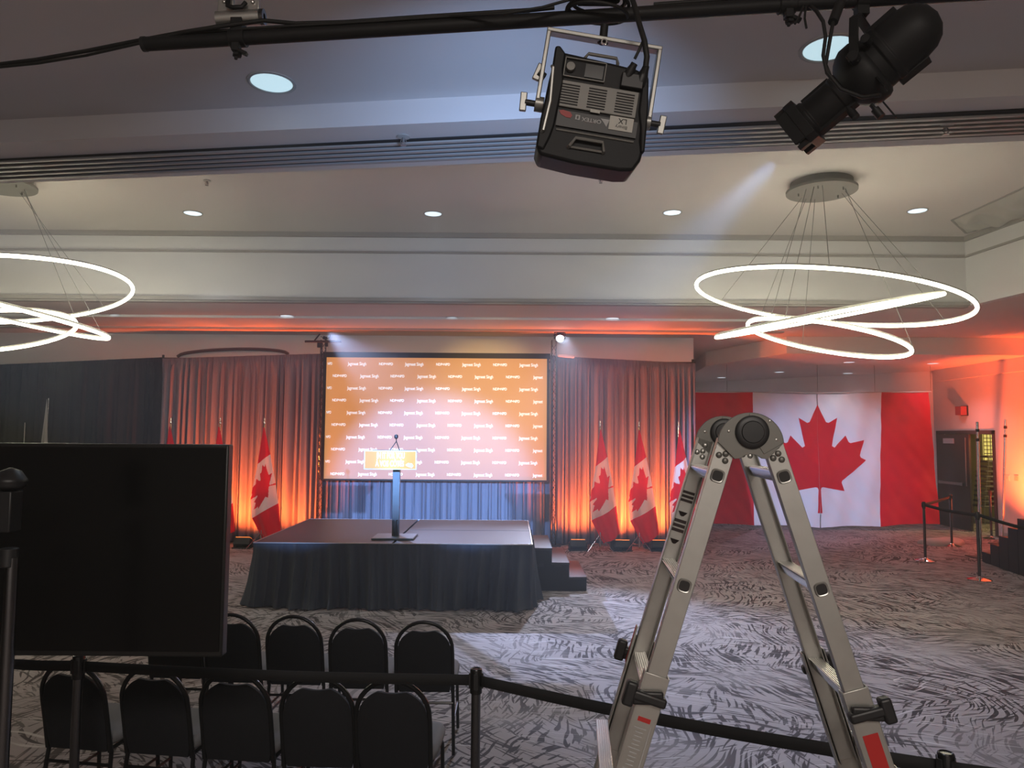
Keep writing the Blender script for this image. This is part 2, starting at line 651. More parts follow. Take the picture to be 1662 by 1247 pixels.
# mouldings of the tray
mb = MB()
for (dy, dz, hgt) in ((.05, ZT - .035, .07), (.03, ZT - .30, .03)):
    mb.box(((XL + cor.x - .02) / 2, DC - dy / 2, dz), (cor.x - XL, dy, hgt))
nrm = Vector((-dirr.y, dirr.x, 0)).normalized()
for (dy, dz, hgt) in ((.05, ZT - .035, .07), (.03, ZT - .30, .03)):
    mb.beam(cor + Vector((0, 0, dz)) + nrm * -dy * .5 * (1 if nrm.x > 0 else -1), rend + Vector((0, 0, dz)) + nrm * -dy * .5 * (1 if nrm.x > 0 else -1), dy, hgt)
struct('trim_1', mb, 'trim_paint', smooth=0)
mb = MB().box(((XL + cor.x) / 2, DC - .03, ZS + .025), (cor.x - XL, .1, .05))
mb.box(((XL + cor.x) / 2, DC + .03, ZS - .012), (cor.x - XL, .12, .024))
struct('trim_2', mb, 'trim_paint', smooth=0)
# shallow step and moulding in the soffit
mb = MB().box(((XL + 5.2) / 2, 12.95, ZS - .02), (5.2 - XL, 1.1, .04))
struct('trim_3', mb, 'wall_paint', smooth=0)
mb = MB().box(((XL + 5.0) / 2, 13.58, ZS - .045), (5.0 - XL, .16, .05))
struct('trim_4', mb, 'trim_paint', smooth=0)

# walls
XB = 3.66
struct('wall_back', MB().box(((XL + XB) / 2, 14.95, ZS / 2), (XB - XL, .2, ZS)), 'wall_paint', smooth=0)
mb = MB().prism([(XB, 14.86), (XB, 15.05), (5.2, 23.4), (5.4, 23.3)], 0, ZS)
struct('wall_return', mb, 'wall_paint', smooth=0)
mb = MB().prism([(5.2, 23.2), (XR + .1, 18.05), (XR + .2, 18.15), (5.3, 23.4)], 0, ZS)
struct('wall_alcove', mb, 'wall_paint', smooth=0)
# right wall with the doorway of the double door
dA, dB = PX(1525, 851, XR).y, PX(1621, 872, XR).y     # far and near jamb
DH = 2.26
mb = MB()
mb.box((XR + .1, (dA + 18.2) / 2, 2.05), (.2, 18.2 - dA, 4.1))
mb.box((XR + .1, (dB - 6) / 2, 2.05), (.2, dB + 6, 4.1))
mb.box((XR + .1, (dA + dB) / 2, (DH + 4.1) / 2), (.2, dA - dB, 4.1 - DH))
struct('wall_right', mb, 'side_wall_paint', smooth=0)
struct('wall_left', MB().box((XL - .1, 9.5, 2.5), (.2, 31, 5.2)), 'dark_wall', smooth=0)
struct('wall_rear', MB().box((0, -6.1, 2.2), (XR - XL, .2, 4.4)), 'wall_paint', smooth=0)
# alcove header and low ceiling
hx = PZ(1290, 570, ZAL)
mb = MB().prism([(hx.x, YH), (XR, YH), (XR, 18.2), (5.2, 23.5), (4.55, 17.3)], ZAL, ZS - .003)
struct('ceiling_alcove', mb, 'ceiling_paint', smooth=0)
mb = MB().beam((XR - .05, 14.6, ZAL - .14), (XR - .05, 17.9, ZAL - .14), .1, .28)
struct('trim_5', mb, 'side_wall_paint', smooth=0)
struct('baseboard_right', MB().box((XR - .01, (dB + 2) / 2 - .05, .06), (.02, dB - 2.1, .12)), 'trim_paint', smooth=0)

# arched wood trim on the back wall above the left drapes
a0, a1, am = PY(288, 579, 14.8), PY(468, 575, 14.8), PY(376, 569.5, 14.8)
pts = []
for i in range(33):
    t = i / 32
    x = a0.x + (a1.x - a0.x) * t
    s = 2 * t - 1
    pts.append((x, 14.8, a0.z + (a1.z - a0.z) * t + .125 * math.sqrt(max(0, 1 - s * s))))
struct('trim_6', MB().tube(pts, .032, 8), 'arch_wood')

# double door in the right wall
door = thing('door_1', 'dark bronze double door with a crash bar in the right wall', 'door', (XR, (dA + dB) / 2, 0))
door['kind'] = 'structure'
mb = MB()
for y in (dA - .04, dB + .04):
    mb.box((XR + .06, y, DH / 2), (.16, .08, DH))
mb.box((XR + .06, (dA + dB) / 2, DH - .04), (.16, dA - dB, .08))
mb.build('door_frame', 'bronze_door', door, smooth=0)
yM = PX(1578, 800, XR).y
leaf = MB().box((XR - .02, (dA - .08 + yM) / 2, (DH - .1) / 2 + .01), (.05, dA - .08 - yM, DH - .1)).build('door_leaf', 'bronze_door', door, bevel=.004)
mb = MB().box((XR - .1, (dA + yM) / 2 - .02, 1.04), (.04, (dA - yM) * .72, .055))
for s in (-1, 1):
    mb.box((XR - .07, (dA + yM) / 2 - .02 + s * (dA - yM) * .33, 1.04), (.09, .07, .07))
mb.cyl((XR - .06, yM + .10, 1.0), (XR - .06, yM + .10, 2.1), .012, n=8)
mb.build('crash_bar', 'steel_bar', leaf)
MB().box((XR - .05, (dA + yM) / 2 + .1, 2.02), (.012, .42, .12)).build('door_sign', 'sign_plate', leaf)
# the open near leaf swings out into the store room
mb = MB().box((XR + .62, dB + .1, (DH - .1) / 2 + .01), (1.05, .05, DH - .1))
mb.build('door_leaf', 'bronze_door', door, bevel=.004)

# store room beyond the door
mb = MB().box((XR + 3.0, 16.6, 1.7), (.1, 6, 3.4)).box((XR + 1.6, 20.0, 1.7), (3.0, .1, 3.4)).box((XR + 1.6, 14.2, 1.7), (3.0, .1, 3.4)).box((XR + 1.6, 17, 3.3), (3.0, 6, .1))
struct('wall_store', mb, 'store_wall', smooth=0)
wp = PY(1610, 727, 19.92)
win = MB().box((wp.x, 19.93, wp.z), (.46, .03, .72)).build('window_1', 'lit_window', smooth=0)
win['kind'] = 'structure'
mb = MB()
for i in range(6):
    mb.cyl((wp.x - .23 + .46 * i / 5, 19.905, wp.z - .36), (wp.x - .23 + .46 * i / 5, 19.905, wp.z + .36), .010, n=6)
for i in range(8):
    mb.cyl((wp.x - .23, 19.905, wp.z - .36 + .72 * i / 7), (wp.x + .23, 19.905, wp.z - .36 + .72 * i / 7), .010, n=6)
mb.build('window_mesh', 'store_wall', win)
area('store_room_lamp', (XR + 1.4, 16.0, 3.1), (XR + 1.4, 16.0, 0), 90, (1.0, 0.78, 0.3), .4, 1.0)

# ------------------------------------------------------------------ recessed lights, sprinklers, slots, vents
def make_can(small=False):
    t = thing('recessed_downlight', '', 'ceiling light')
    MB().lathe([(1.0, .0), (1.16, .0), (1.16, -.05), (1.04, -.07), (1.0, -.04)], n=32, caps=False).build('trim_ring', 'can_trim', t, local=True)
    MB().lathe([(.001, -.012), (.5, -.014), (.99, -.03)], n=32, caps=False).build('lens', 'can_light_small' if small else 'can_light', t, local=True)
    return t


can_big, can_small = make_can(), make_can(True)
_used = set()


def place_can(first, px, py, z, rad, label, group):
    p = PZ(px, py, z)
    if first.name not in _used:
        _used.add(first.name)
        o = first
        o.location = p
        o['label'], o['group'] = label, group
    else:
        o = dup(first, p, 0, label, group)
    o.scale = (rad, rad, rad)
    return p


p = place_can(can_big, 441, 134, ZA, .125, 'large round ceiling light beside the pipe clamp, left of the two', 'large lights in the near ceiling')
spot('downlight', p - Vector((0, 0, .08)), p - Vector((0, 0, 3)), 22, (.8, .92, 1), 120, .6, .1)
p = place_can(can_big, 1345, 78, ZA, .135, 'large round ceiling light half hidden by the black profile spotlight', 'large lights in the near ceiling')
spot('downlight', p - Vector((0, 0, .08)), p - Vector((0, 0, 3)), 22, (.8, .92, 1), 120, .6, .1)
for px, py, lb in ((313, 346, 'small round light in the raised ceiling nearest the left ring chandelier'),
                   (703, 347, 'small round light in the raised ceiling left of the hanging LED panel'),
                   (1091, 345, 'small round light in the raised ceiling left of the right chandelier canopy'),
                   (1489, 342, 'small round light in the raised ceiling beside the plastic covered vent')):
    p = place_can(can_small, px, py, ZT, .115, lb, 'small lights in the raised ceiling')
    spot('downlight', p - Vector((0, 0, .08)), p - Vector((0, 0, 3)), 90, (.75, .85, 1), 100, .9, .1)
for px, py, lb in ((466, 513, 'flat soffit light above the left grey drapes'),
                   (734, 516, 'flat soffit light above the middle of the projection screen'),
                   (994, 517, 'flat soffit light above the right grey drapes'),
                   (190, 512, 'flat soffit light behind the edge of the left ring chandelier'),
                   (1526, 520, 'flat soffit light seen through the right ring chandelier')):
    p = place_can(can_small, px, py, ZS - .002, .11, lb, 'lights in the soffit')
    spot('downlight', p - Vector((0, 0, .08)), p - Vector((0, 0, 3)), 30, (.75, .85, 1), 110, .9, .1)
for px, py, lb in ((1378, 588, 'alcove ceiling light below the right ring chandelier'),
                   (1514, 590, 'alcove ceiling light nearest the orange lit wall'),
                   (1265, 604, 'faint alcove ceiling light above the left half of the big flag'),
                   (1376, 606, 'faint alcove ceiling light above the right half of the big flag'),
                   (1171, 613, 'alcove ceiling light beside the end of the right drapes'),
                   (1263, 616, 'lowest alcove ceiling light above the ladder top')):
    p = place_can(can_small, px, py, ZAL, .115, lb, 'lights in the alcove ceiling')
    spot('downlight', p - Vector((0, 0, .08)), p - Vector((0, 0, 3)), 45, (.85, .9, 1), 125, .9, .1)


def make_sprinkler():
    t = thing('sprinkler_head', '', 'sprinkler')
    MB().lathe([(.04, 0), (.045, -.008), (.02, -.012)], n=16).build('escutcheon', 'can_trim', t, local=True)
    mb_ = MB().cyl((0, 0, -.01), (0, 0, -.045), .009, n=8)
    for s in (-1, 1):
        mb_.tube([(s * .012, 0, -.02), (s * .02, 0, -.04), (0, 0, -.06)], .003, 6)
    mb_.cyl((0, 0, -.06), (0, 0, -.064), .02, n=12)
    mb_.build('nozzle', 'sprinkler', t, local=True)
    return t


sp = make_sprinkler()
for i, (px, py, z, lb) in enumerate(((336, 293, ZT, 'small sprinkler head in the raised ceiling near the left chandelier'),
                                     (975, 289, ZT, 'small sprinkler head in the raised ceiling just below the LED panel'),
                                     (655, 221, ZS, 'small sprinkler head on the beam left of the LED panel'),
                                     (1535, 203, ZS, 'small sprinkler head on the beam slots right of the profile spotlight'))):
    p = PZ(px, py, z)
    if i == 0:
        sp.location = p
        sp['label'], sp['group'] = lb, 'sprinkler heads'
    else:
        dup(sp, p, 0, lb, 'sprinkler heads')

# slotted air diffuser along the underside of the beam
t = thing('air_diffuser', 'long slotted air diffuser running along the underside of the ceiling beam', 'vent', (0, ext(n0, n1, 0).y, ZS))
back = MB()
fins = MB()
s0, s1 = PZ(0, 261, ZS), PZ(1662, 183.3, ZS)
e0, e1 = PZ(0, 289, ZS), PZ(1662, 210.5, ZS)
s0, s1, e0, e1 = ext(s0, s1, XL + .2), ext(s0, s1, XR - .3), ext(e0, e1, XL + .2), ext(e0, e1, XR - .3)
zz = Vector((0, 0, -.004))
back.beam((s0 + e0) / 2 + zz, (s1 + e1) / 2 + zz, (e0 - s0).length, .008)
back.build('backing', 'slot_dark', t, smooth=0)
for i in range(5):
    k = i / 4
    fins.beam(s0 + (e0 - s0) * k + Vector((0, 0, -.012)), s1 + (e1 - s1) * k + Vector((0, 0, -.012)), .030, .016)
fins.build('fins', 'fin_grey', t, smooth=0)

# vent covered with plastic in the raised ceiling
c0, c1, c2, c3 = PZ(1545, 357, ZT), PZ(1680, 296, ZT), PZ(1690, 345, ZT), PZ(1568, 378, ZT)
vent = thing('covered_vent', 'ceiling vent covered with loose plastic sheeting by the right cove', 'vent', tuple((c0 + c1 + c2 + c3) / 4))


def sheet(u, v):
    a = c0 + (c1 - c0) * u
    b_ = c3 + (c2 - c3) * u
    p_ = a + (b_ - a) * v
    e = min(u, 1 - u, v, 1 - v)
    return p_ + Vector((0, 0, -.004 - min(1, e * 7) * (.05 + .025 * math.sin(u * 9 + v * 4) + .02 * math.sin(u * 23 - v * 11))))


MB().grid(sheet, 50, 16).build('plastic_sheet', 'plastic_sheet', vent, smooth=60)
mb = MB()
for a, b_ in ((c0, c1), (c1, c2), (c2, c3), (c3, c0)):
    mb.beam(a + Vector((0, 0, -.006)), b_ + Vector((0, 0, -.006)), .03, .012)
mb.build('vent_frame', 'trim_paint', vent)

# ------------------------------------------------------------------ ring chandeliers
CY = 8.62


def make_chandelier():
    can = PY(1333, 290, CY)
    t = thing('ring_chandelier', 'ring chandelier of three glowing tilted hoops hanging above the ladder side of the hall', 'chandelier', (can.x, CY, ZT), group='ring chandeliers')
    M0 = Matrix.Translation((can.x, CY, ZT))
    MB().lathe([(.35, 0), (.35, -.075), (.40, -.09), (.40, -.12), (.02, -.125)], M0, n=48).build('canopy', 'canopy_grey', t)
    mb_ = MB()
    for a in range(5):
        mb_.cyl(M0 @ Vector((.26 * math.cos(a * 1.257 + .4), .26 * math.sin(a * 1.257 + .4), -.12)), M0 @ Vector((.26 * math.cos(a * 1.257 + .4), .26 * math.sin(a * 1.257 + .4), -.155)), .008, n=8)
    mb_.build('cable_grips', 'canopy_grey', t)
    wires = MB()
    # (centre pixel, radius, roll about the view axis, tilt about x)
    for (cx, cy, rad, roll, tilt) in ((1342, 487, 1.51, R(9.0), R(1.4)), (1337, 515, 1.24, R(-10.8), R(3.2)), (1341, 550, .90, R(13.0), R(1.5))):
        c = PY(cx, cy, CY)
        rot = Matrix.Rotation(roll, 3, 'Y') @ Matrix.Rotation(tilt, 3, 'X')
        pts_ = [c + rot @ Vector((rad * math.cos(2 * PI * i / 96), rad * math.sin(2 * PI * i / 96), 0)) for i in range(96)]
        upv = rot @ Vector((0, 0, 1))
        h = MB().tube([p_ for p_ in pts_], .020, 8, closed=True).build('light_tube', 'ring_light', t)
        MB().tube([p_ + upv * .024 for p_ in pts_], .016, 6, closed=True).build('hoop_channel', 'ring_body', t)
        for k in range(3):
            i = int(96 * (k / 3 + .06 + rad * .2)) % 96
            q = pts_[i] + upv * .045
            a = math.atan2(q.y - can.y, q.x - can.x)
            wires.cyl((can.x + .26 * math.cos(a), can.y + .26 * math.sin(a), ZT - .12), q, .0035, n=5)
    wires.build('suspension_wires', 'wire', t)
    return t


ch = make_chandelier()
lc = PY(-3, 311, CY)
dup(ch, (lc.x, CY, ZT), PI, 'ring chandelier cut by the left frame edge, hanging above the dark television', 'ring chandeliers')
# the haze-filled hall: the hoops light it by emission

# ------------------------------------------------------------------ drapes
def drape_fn(p0, p1, z0, z1, seed, amp=.05, nfold=6, flare=.0, top_gather=True):
    rnd = random.Random(seed)
    ph = [rnd.uniform(0, 6.28) for _ in range(6)]
    fr = [nfold * rnd.uniform(.85, 1.15), nfold * 1.9 * rnd.uniform(.9, 1.1), nfold * .5]
    d = Vector((p1[0] - p0[0], p1[1] - p0[1], 0))
    nv_ = Vector((d.y, -d.x, 0)).normalized()

    def fn(u, v):                     # v 0 at top
        zt_ = z1 if not isinstance(z1, tuple) else z1[0] + (z1[1] - z1[0]) * u
        z = zt_ + (z0 - zt_) * v
        uu = u + .035 * math.sin(6.28 * u * fr[2] + ph[3]) + .012 * math.sin(v * 3 + ph[4]) * math.sin(6.28 * u * 2)
        k = .55 + .45 * min(1, v * 3)
        off = amp * k * (.62 * math.sin(6.28 * fr[0] * uu + ph[0]) + .3 * math.sin(6.28 * fr[1] * uu + ph[1] + v * .8) + .25 * math.sin(6.28 * fr[2] * u + ph[2] + v))
        if top_gather and v < .045:
            off = off * .35 + .014 * math.sin(6.28 * nfold * 4.3 * u + ph[5])
        off += flare * v * v
        return Vector((p0[0], p0[1], z)) + d * u + nv_ * off

    return fn


def drape(px0, px1, yt0, yt1, Y, seed, label, group, mname='drape_grey', z0=.03, amp=.075, nfold=6, Y2=None, name='curtain'):
    a, b_ = PY(px0, 700, Y), PY(px1, 700, Y2 or Y)
    zt = (PY(px0, yt0, Y).z, PY(px1, yt1, Y2 or Y).z)
    fn = drape_fn((a.x - .01, a.y), (b_.x + .01, b_.y), z0, zt, seed, amp, nfold)
    o = MB().grid(fn, 84, 26).build(name, mname, smooth=80, solid=.004)
    tag(o, label, 'curtain', group)
    return a, b_, zt


DY = 14.25
ed = [259, 325, 388, 454, 526]
tp = [582, 580, 578, 576, 574]
nm = ['grey drape panel at the far left end of the orange lit row', 'grey drape panel second from the left end, below the arched trim',
      'grey drape panel glowing orange behind the rightmost left-hand flag', 'grey drape panel touching the left edge of the projection screen']
for i in range(4):
    drape(ed[i], ed[i + 1], tp[i], tp[i + 1], DY, 10 + i, nm[i], 'grey drapes left of the screen')
ed2 = [893, 951, 1013, 1069, 1129]
tp2 = [577, 581, 584, 587, 590]
nm2 = ['grey drape panel touching the right edge of the projection screen', 'grey drape panel behind the first small flag right of the screen',
       'grey drape panel between the middle and last small flags', 'grey drape panel at the right end of the row, beside the big wall flag']
for i in range(4):
    drape(ed2[i], ed2[i + 1], tp2[i], tp2[i + 1], DY, 30 + i, nm2[i], 'grey drapes right of the screen')
ed3 = [526, 588, 650, 712, 772, 832, 893]
nm3 = ['blue lit drape panel under the left end of the screen', 'blue lit drape panel under the screen left of the lectern', 'blue lit drape panel behind the lectern post',
       'blue lit drape panel under the middle of the screen', 'blue lit drape panel under the screen above the stage back corner', 'blue lit drape panel under the right end of the screen']
for i in range(6):
    drape(ed3[i], ed3[i + 1], 600, 600, DY + .02, 50 + i, nm3[i], 'drapes below the screen', amp=.035, nfold=8)
# black drapes running off to the left
ed4 = [-10, 80, 170, 259]
nm4 = ['black drape panel at the left edge of the picture', 'black drape panel behind the pale folded flag', 'black drape panel next to the orange lit drapes']
for i in range(3):
    drape(ed4[i], ed4[i + 1], 592 - i * 4, 588 - i * 4, 14.75 - .1 * i, 70 + i, nm4[i], 'black drapes on the left', mname='drape_black', amp=.05, nfold=7, Y2=14.65 - .1 * i)
# pipes that carry the drapes
for (a, b_, lb, ya, yb) in ((259, 526, 'thin drape pipe over the left grey drapes', 582, 574), (893, 1129, 'thin drape pipe over the right grey drapes', 577, 590)):
    p, q = PY(a - 1, ya - .5, DY), PY(b_ + 1, yb - .5, DY)
    zq = (p.z + q.z) / 2
    t = thing('drape_pipe', lb, 'pipe', (p.x, DY, 0), group='drape pipes')
    MB().cyl((p.x, DY + .07, zq - .06), (q.x, DY + .07, zq - .06), .02, n=10).build('crossbar', 'black_metal', t)
    for x in (p.x, q.x):
        MB().cyl((x + (.05 if x == p.x else -.05), DY + .07, .012), (x + (.05 if x == p.x else -.05), DY + .07, zq + .01), .022, n=10).build('upright', 'black_metal', t)
        MB().box((x, DY + .12, .006), (.3, .3, .012)).build('base_plate', 'black_metal', t)

# ------------------------------------------------------------------ projection screen
SY = 14.0
px1 = SY / F
a, b_ = PY(530, 580, SY), PY(887, 780, SY)
sx0, sx1, sz1, sz0 = a.x, b_.x, a.z, b_.z
t = thing('projection_screen', 'big projection screen showing an orange backdrop of white repeated words', 'screen', ((sx0 + sx1) / 2, SY, sz0 - .05))
mb = MB()
mb.box(((sx0 + sx1) / 2, SY + .03, sz1 + .05), (sx1 - sx0 + .12, .08, .10))
mb.box(((sx0 + sx1) / 2, SY + .03, sz0 - .015), (sx1 - sx0 + .12, .08, .03))
mb.box((sx0 - .03, SY + .03, (sz0 + sz1) / 2), (.06, .08, sz1 - sz0))
mb.box((sx1 + .02, SY + .03, (sz0 + sz1) / 2), (.04, .08, sz1 - sz0))
mb.build('frame', 'black_metal', t, smooth=0)
mb = MB().box(((sx0 + sx1) / 2, SY + .02, (sz0 + sz1) / 2), (sx1 - sx0, .02, sz1 - sz0))
surf = mb.build('image_surface', 'screen_image', t, smooth=0)
lt = MB()
Rx = Matrix.Rotation(PI / 2, 4, 'X')
step = 46.75 * px1
wS = sx1 - sx0
for row in range(10):
    z = sz1 - (10.5 + 19.85 * row) * px1
    if row % 2 == 0:
        items = [('NDP\u2022NPD', sx0 + (627 - 530 + 93 * k) * px1) for k in range(3)] + [('Jagmeet Singh', sx0 + (580 - 530 + 93.3 * k) * px1) for k in range(4)]
        cut = ('NPD', sx0 + .02, 'LEFT')
    else:
        items = [('NDP\u2022NPD', sx0 + (552 - 530 + 94 * k) * px1) for k in range(4)] + [('Jagmeet Singh', sx0 + (600.5 - 530 + 93.3 * k) * px1) for k in range(3)]
        cut = ('Jagmeet', sx1 - 22 * px1, 'LEFT')
    for s, x in items:
        M = Matrix.Translation((x, SY + .008, z)) @ Rx
        if s[0] == 'J':
            lt.text(s, M, .088, .012, sx=.72)
        else:
            lt.text(s, M, .070, .022, sx=.86)
    M = Matrix.Translation((cut[1], SY + .008, z)) @ Rx
    lt.text(cut[0], M, .088 if cut[0][0] == 'J' else .070, .012, align='LEFT', sx=.64)
lt.build('lettering', 'screen_letters', surf, smooth=0)

# ------------------------------------------------------------------ stage with skirt, steps
ZD = .77
A_, B_, C_, D_ = PZ(410, 880, ZD), PZ(860, 884, ZD), PZ(860, 845, ZD), PZ(505, 842, ZD)
sxl, sxr, syf, syb = (A_.x + D_.x) / 2, (B_.x + C_.x) / 2, (A_.y + B_.y) / 2, (C_.y + D_.y) / 2
print('STAGE', sxl, sxr, syf, syb)
st = thing('stage_platform', 'low stage platform with a black pleated skirt in front of the screen', 'stage', ((sxl + sxr) / 2, (syf + syb) / 2, 0))
ym = syf + (syb - syf) * .5
xm = sxl + (sxr - sxl) * .5
for (x0, x1, y0, y1) in ((sxl, xm - .004, syf, syb), (xm + .004, sxr, syf, ym - .004), (xm + .004, sxr, ym + .004, syb)):
    MB().box(((x0 + x1) / 2, (y0 + y1) / 2, ZD - .05), (x1 - x0 - .02, y1 - y0 - .02, .10)).build('deck', 'deck', st, bevel=.004)
mb = MB()
for (p, q) in (((sxl, syf), (sxr, syf)), ((sxr, syf), (sxr, syb)), ((sxr, syb), (sxl, syb)), ((sxl, syb), (sxl, syf))):
    mb.beam((p[0], p[1], ZD - .005), (q[0], q[1], ZD - .005), .014, .012)
mb.build('edge_trim', 'aluminium', st)
for x in (sxl + .15, xm, sxr - .15):
    for y in (syf + .2, syb - .2):
        MB().cyl((x, y, 0), (x, y, ZD - .09), .025, n=10).build('leg', 'black_metal', st)
sk = MB()
per = [(sxl, syb), (sxl, syf), (sxr, syf), (sxr, syb)]
rnd = random.Random(3)
phs = [rnd.uniform(0, 6.28) for _ in range(12)]
LN = [syb - syf, sxr - sxl, syb - syf]
TOT = sum(LN)


def skirt(u, v):
    s = u * TOT
    if s < LN[0]:
        k = s / LN[0]
        base = Vector((sxl, syb + (syf - syb) * k, 0)); n_ = Vector((-1, 0, 0))
        c_ = k
    elif s < LN[0] + LN[1]:
        k = (s - LN[0]) / LN[1]
        base = Vector((sxl + (sxr - sxl) * k, syf, 0)); n_ = Vector((0, -1, 0))
        c_ = min(k, 1 - k)
    else:
        k = (s - LN[0] - LN[1]) / LN[2]
        base = Vector((sxr, syf + (syb - syf) * k, 0)); n_ = Vector((1, 0, 0))
        c_ = 1 - k
    dist0, dist1 = s - LN[0], s - LN[0] - LN[1]
    for dd in (dist0, dist1):
        if abs(dd) < .16:                # rounded corner of the cloth
            m_ = (1 - abs(dd) / .16) * .5
            other = {(-1, 0): (0, -1), (0, -1): (-1, 0) if dd is dist0 else (1, 0), (1, 0): (0, -1)}[(round(n_.x), round(n_.y))]
            n_ = (n_ * (1 - m_) + Vector((*other, 0)) * m_)
    z = (ZD - .014) * (1 - v) + .012 * v
    a = .020 + .075 * v
    cr = lambda x_: 1 - 2 * abs(math.sin(x_)) ** .7
    wv = .55 * cr(s * 13 + phs[0] + .9 * math.sin(s * 2.1) + .25 * v * math.sin(s * 4)) + .35 * cr(s * 24 + phs[1] + 1.2 * math.sin(s * 3.3) + .3 * v) + .55 * v * math.sin(s * 7.5 + phs[2] + .8 * v)
    fl = .016 + .075 * v ** 1.5 + .03 * max(0, v - .86) * 7 * (.5 + .5 * math.sin(s * 5 + phs[4]))
    if n_.x > .5:
        fl *= .45
    return base + n_ * (fl + a * (wv + .4)) + Vector((.05 * v * math.sin(s * 1.9 + phs[5]) * abs(n_.y), 0, z))


sk.grid(skirt, 900, 18)
sk.build('skirt', 'skirt_black', st, smooth=80)

stp = thing('stage_steps', 'black three-tread steps leading up to the right end of the stage', 'steps', (.6, 10.7, 0))
xs = [PY(921, 930, 10.1).x, PY(952, 940, 10.1).x]
tread = (xs[1] - sxr - .06) / 3
for i in range(3):
    x0 = sxr + .06 + tread * i
    zt = ZD - .19 * (i + 1) - .01
    MB().box((x0 + tread / 2, 10.75, zt - .015), (tread + .012, 1.3, .03)).build('tread', 'deck', stp, bevel=.004)
    MB().box((x0 + tread / 2, 10.75, (zt - .03) / 2), (tread, 1.28, zt - .03)).build('riser_box', 'black_metal', stp, smooth=0)
mb = MB()
for i in range(2):
    mb.box((sxr + .06 + tread * (i + .35), 10.105, .34), (.09, .012, .04))
mb.build('hand_slot', 'slot_dark', stp)

# ------------------------------------------------------------------ lectern
lb_ = PZ(641, 873, ZD)
LY = lb_.y
lec = thing('lectern', 'slim grey lectern with an orange slogan sign standing on the stage', 'lectern', (lb_.x, LY, ZD))
q = F / LY
MB().box((lb_.x, LY, ZD + .012), (66 / q, .46, .024)).build('base_plate', 'lectern_grey', lec, bevel=.008)
mb = MB()
for s, dx in ((-1, -.015), (1, .0)):
    mb.box((lb_.x + .004 + s * .022, LY + .02, ZD + .1), (.035, .09, .25))
mb.build('cable_bundle', 'black_plastic', lec, bevel=.01)
zs0, zs1 = PY(640, 761.5, LY).z, PY(640, 731, LY).z
mb = MB().box((lb_.x + .004, LY + .03, (zs0 + ZD) / 2 + .02), (11.5 / q, .07, zs0 - ZD + .06))
mb.build('post', 'lectern_grey', lec, bevel=.006)
x0, x1 = PY(595, 745, LY).x, PY(679, 745, LY).x
MB().box(((x0 + x1) / 2, LY + .04, zs1 - .05), (x1 - x0 - .08, .34, .03), Matrix.Rotation(R(12), 3, 'X')).build('reading_top', 'black_plastic', lec, bevel=.005)
mb = MB().box(((x0 + x1) / 2, LY - .16, (zs0 + zs1) / 2), (x1 - x0, .012, zs1 - zs0), mi=1)
mb.box(((x0 + x1) / 2, LY - .168, (zs0 + zs1) / 2), (x1 - x0 - .025, .008, zs1 - zs0 - .025), mi=0)
Ms = Matrix.Translation(((x0 + x1) / 2 + .005, LY - .1735, zs0 + (zs1 - zs0) * .72)) @ Rx
mb.text('IN IT FOR YOU', Ms, .105, .018, 1, sx=.50)
Ms = Matrix.Translation(((x0 + x1) / 2 - .005, LY - .1735, zs0 + (zs1 - zs0) * .30)) @ Rx
mb.text('\u00c0 VOS C\u00d4T\u00c9S', Ms, .100, .018, 1, sx=.58)
mb.prism([(-.05, .01), (-.02, .035), (.03, .03), (.05, 0), (.03, -.03), (.005, -.02), (-.03, -.005)], 0, .001, Matrix.Translation((x1 - .09, LY - .1735, zs0 + .05)) @ Rx, 1)
mb.build('sign', ['sign_orange', 'sign_white'], lec, smooth=0)
top = PY(643.5, 709, LY)
mb = MB()
for s in (-1, 1):
    e = Vector((top.x - .002 + (-.093 if s < 0 else .05), LY + .02, zs1 - .02))
    mb.tube([e, e + (Vector((top.x, LY, top.z - .06)) - e) * .5, Vector((top.x, LY, top.z - .06)), Vector((top.x, LY - .02, top.z - .01))], .006, 6)
mb.lathe([(.005, -.03), (.022, -.02), (.027, 0), (.022, .022), (.004, .03)], Matrix.Translation((top.x, LY - .02, top.z)), n=14)
mb.build('microphone', 'black_plastic', lec)

# ------------------------------------------------------------------ maple leaf flags
HALF = [(4890, 4430), (4845, 3567), (4880, 3485), (4956, 3469), (5815, 3620), (5699, 3300), (5719, 3227), (6660, 2465), (6448, 2366), (6414, 2287), (6600, 1715), (6058, 1830), (5985, 1792),
        (5880, 1545), (5457, 1999), (5346, 1942), (5550, 890), (5223, 1079), (5132, 1052), (4800, 400)]
LEAF = [((x - 4800) / 1860, (2415 - y) / 2015) for x, y in HALF]
LEAF = LEAF + [(-x, y) for x, y in reversed(LEAF[:-1])]      # unit leaf, about -1..1 both ways


def inside(poly, x, y):
    c = False
    n = len(poly)
    for i in range(n):
        x1_, y1_ = poly[i]
        x2_, y2_ = poly[i - 1]
        if (y1_ > y) != (y2_ > y) and x < (x2_ - x1_) * (y - y1_) / (y2_ - y1_) + x1_:
            c = not c
    return c


FS = 14.0 / F
Lk = [(0, -.5, 697), (.28, -7.5, 754), (.55, -16.5, 806), (.8, -14, 838), (1, 5, 873)]
Rk = [(0, 1.0, 697), (.28, 11, 739), (.55, 19, 778), (.8, 25, 815), (1, 30, 858)]


def kf(K, v):
    for a, b_ in zip(K, K[1:]):
        if v <= b_[0] + 1e-9:
            t_ = (v - a[0]) / (b_[0] - a[0])
            return (a[1] + (b_[1] - a[1]) * t_, a[2] + (b_[2] - a[2]) * t_)
    return K[-1][1:]


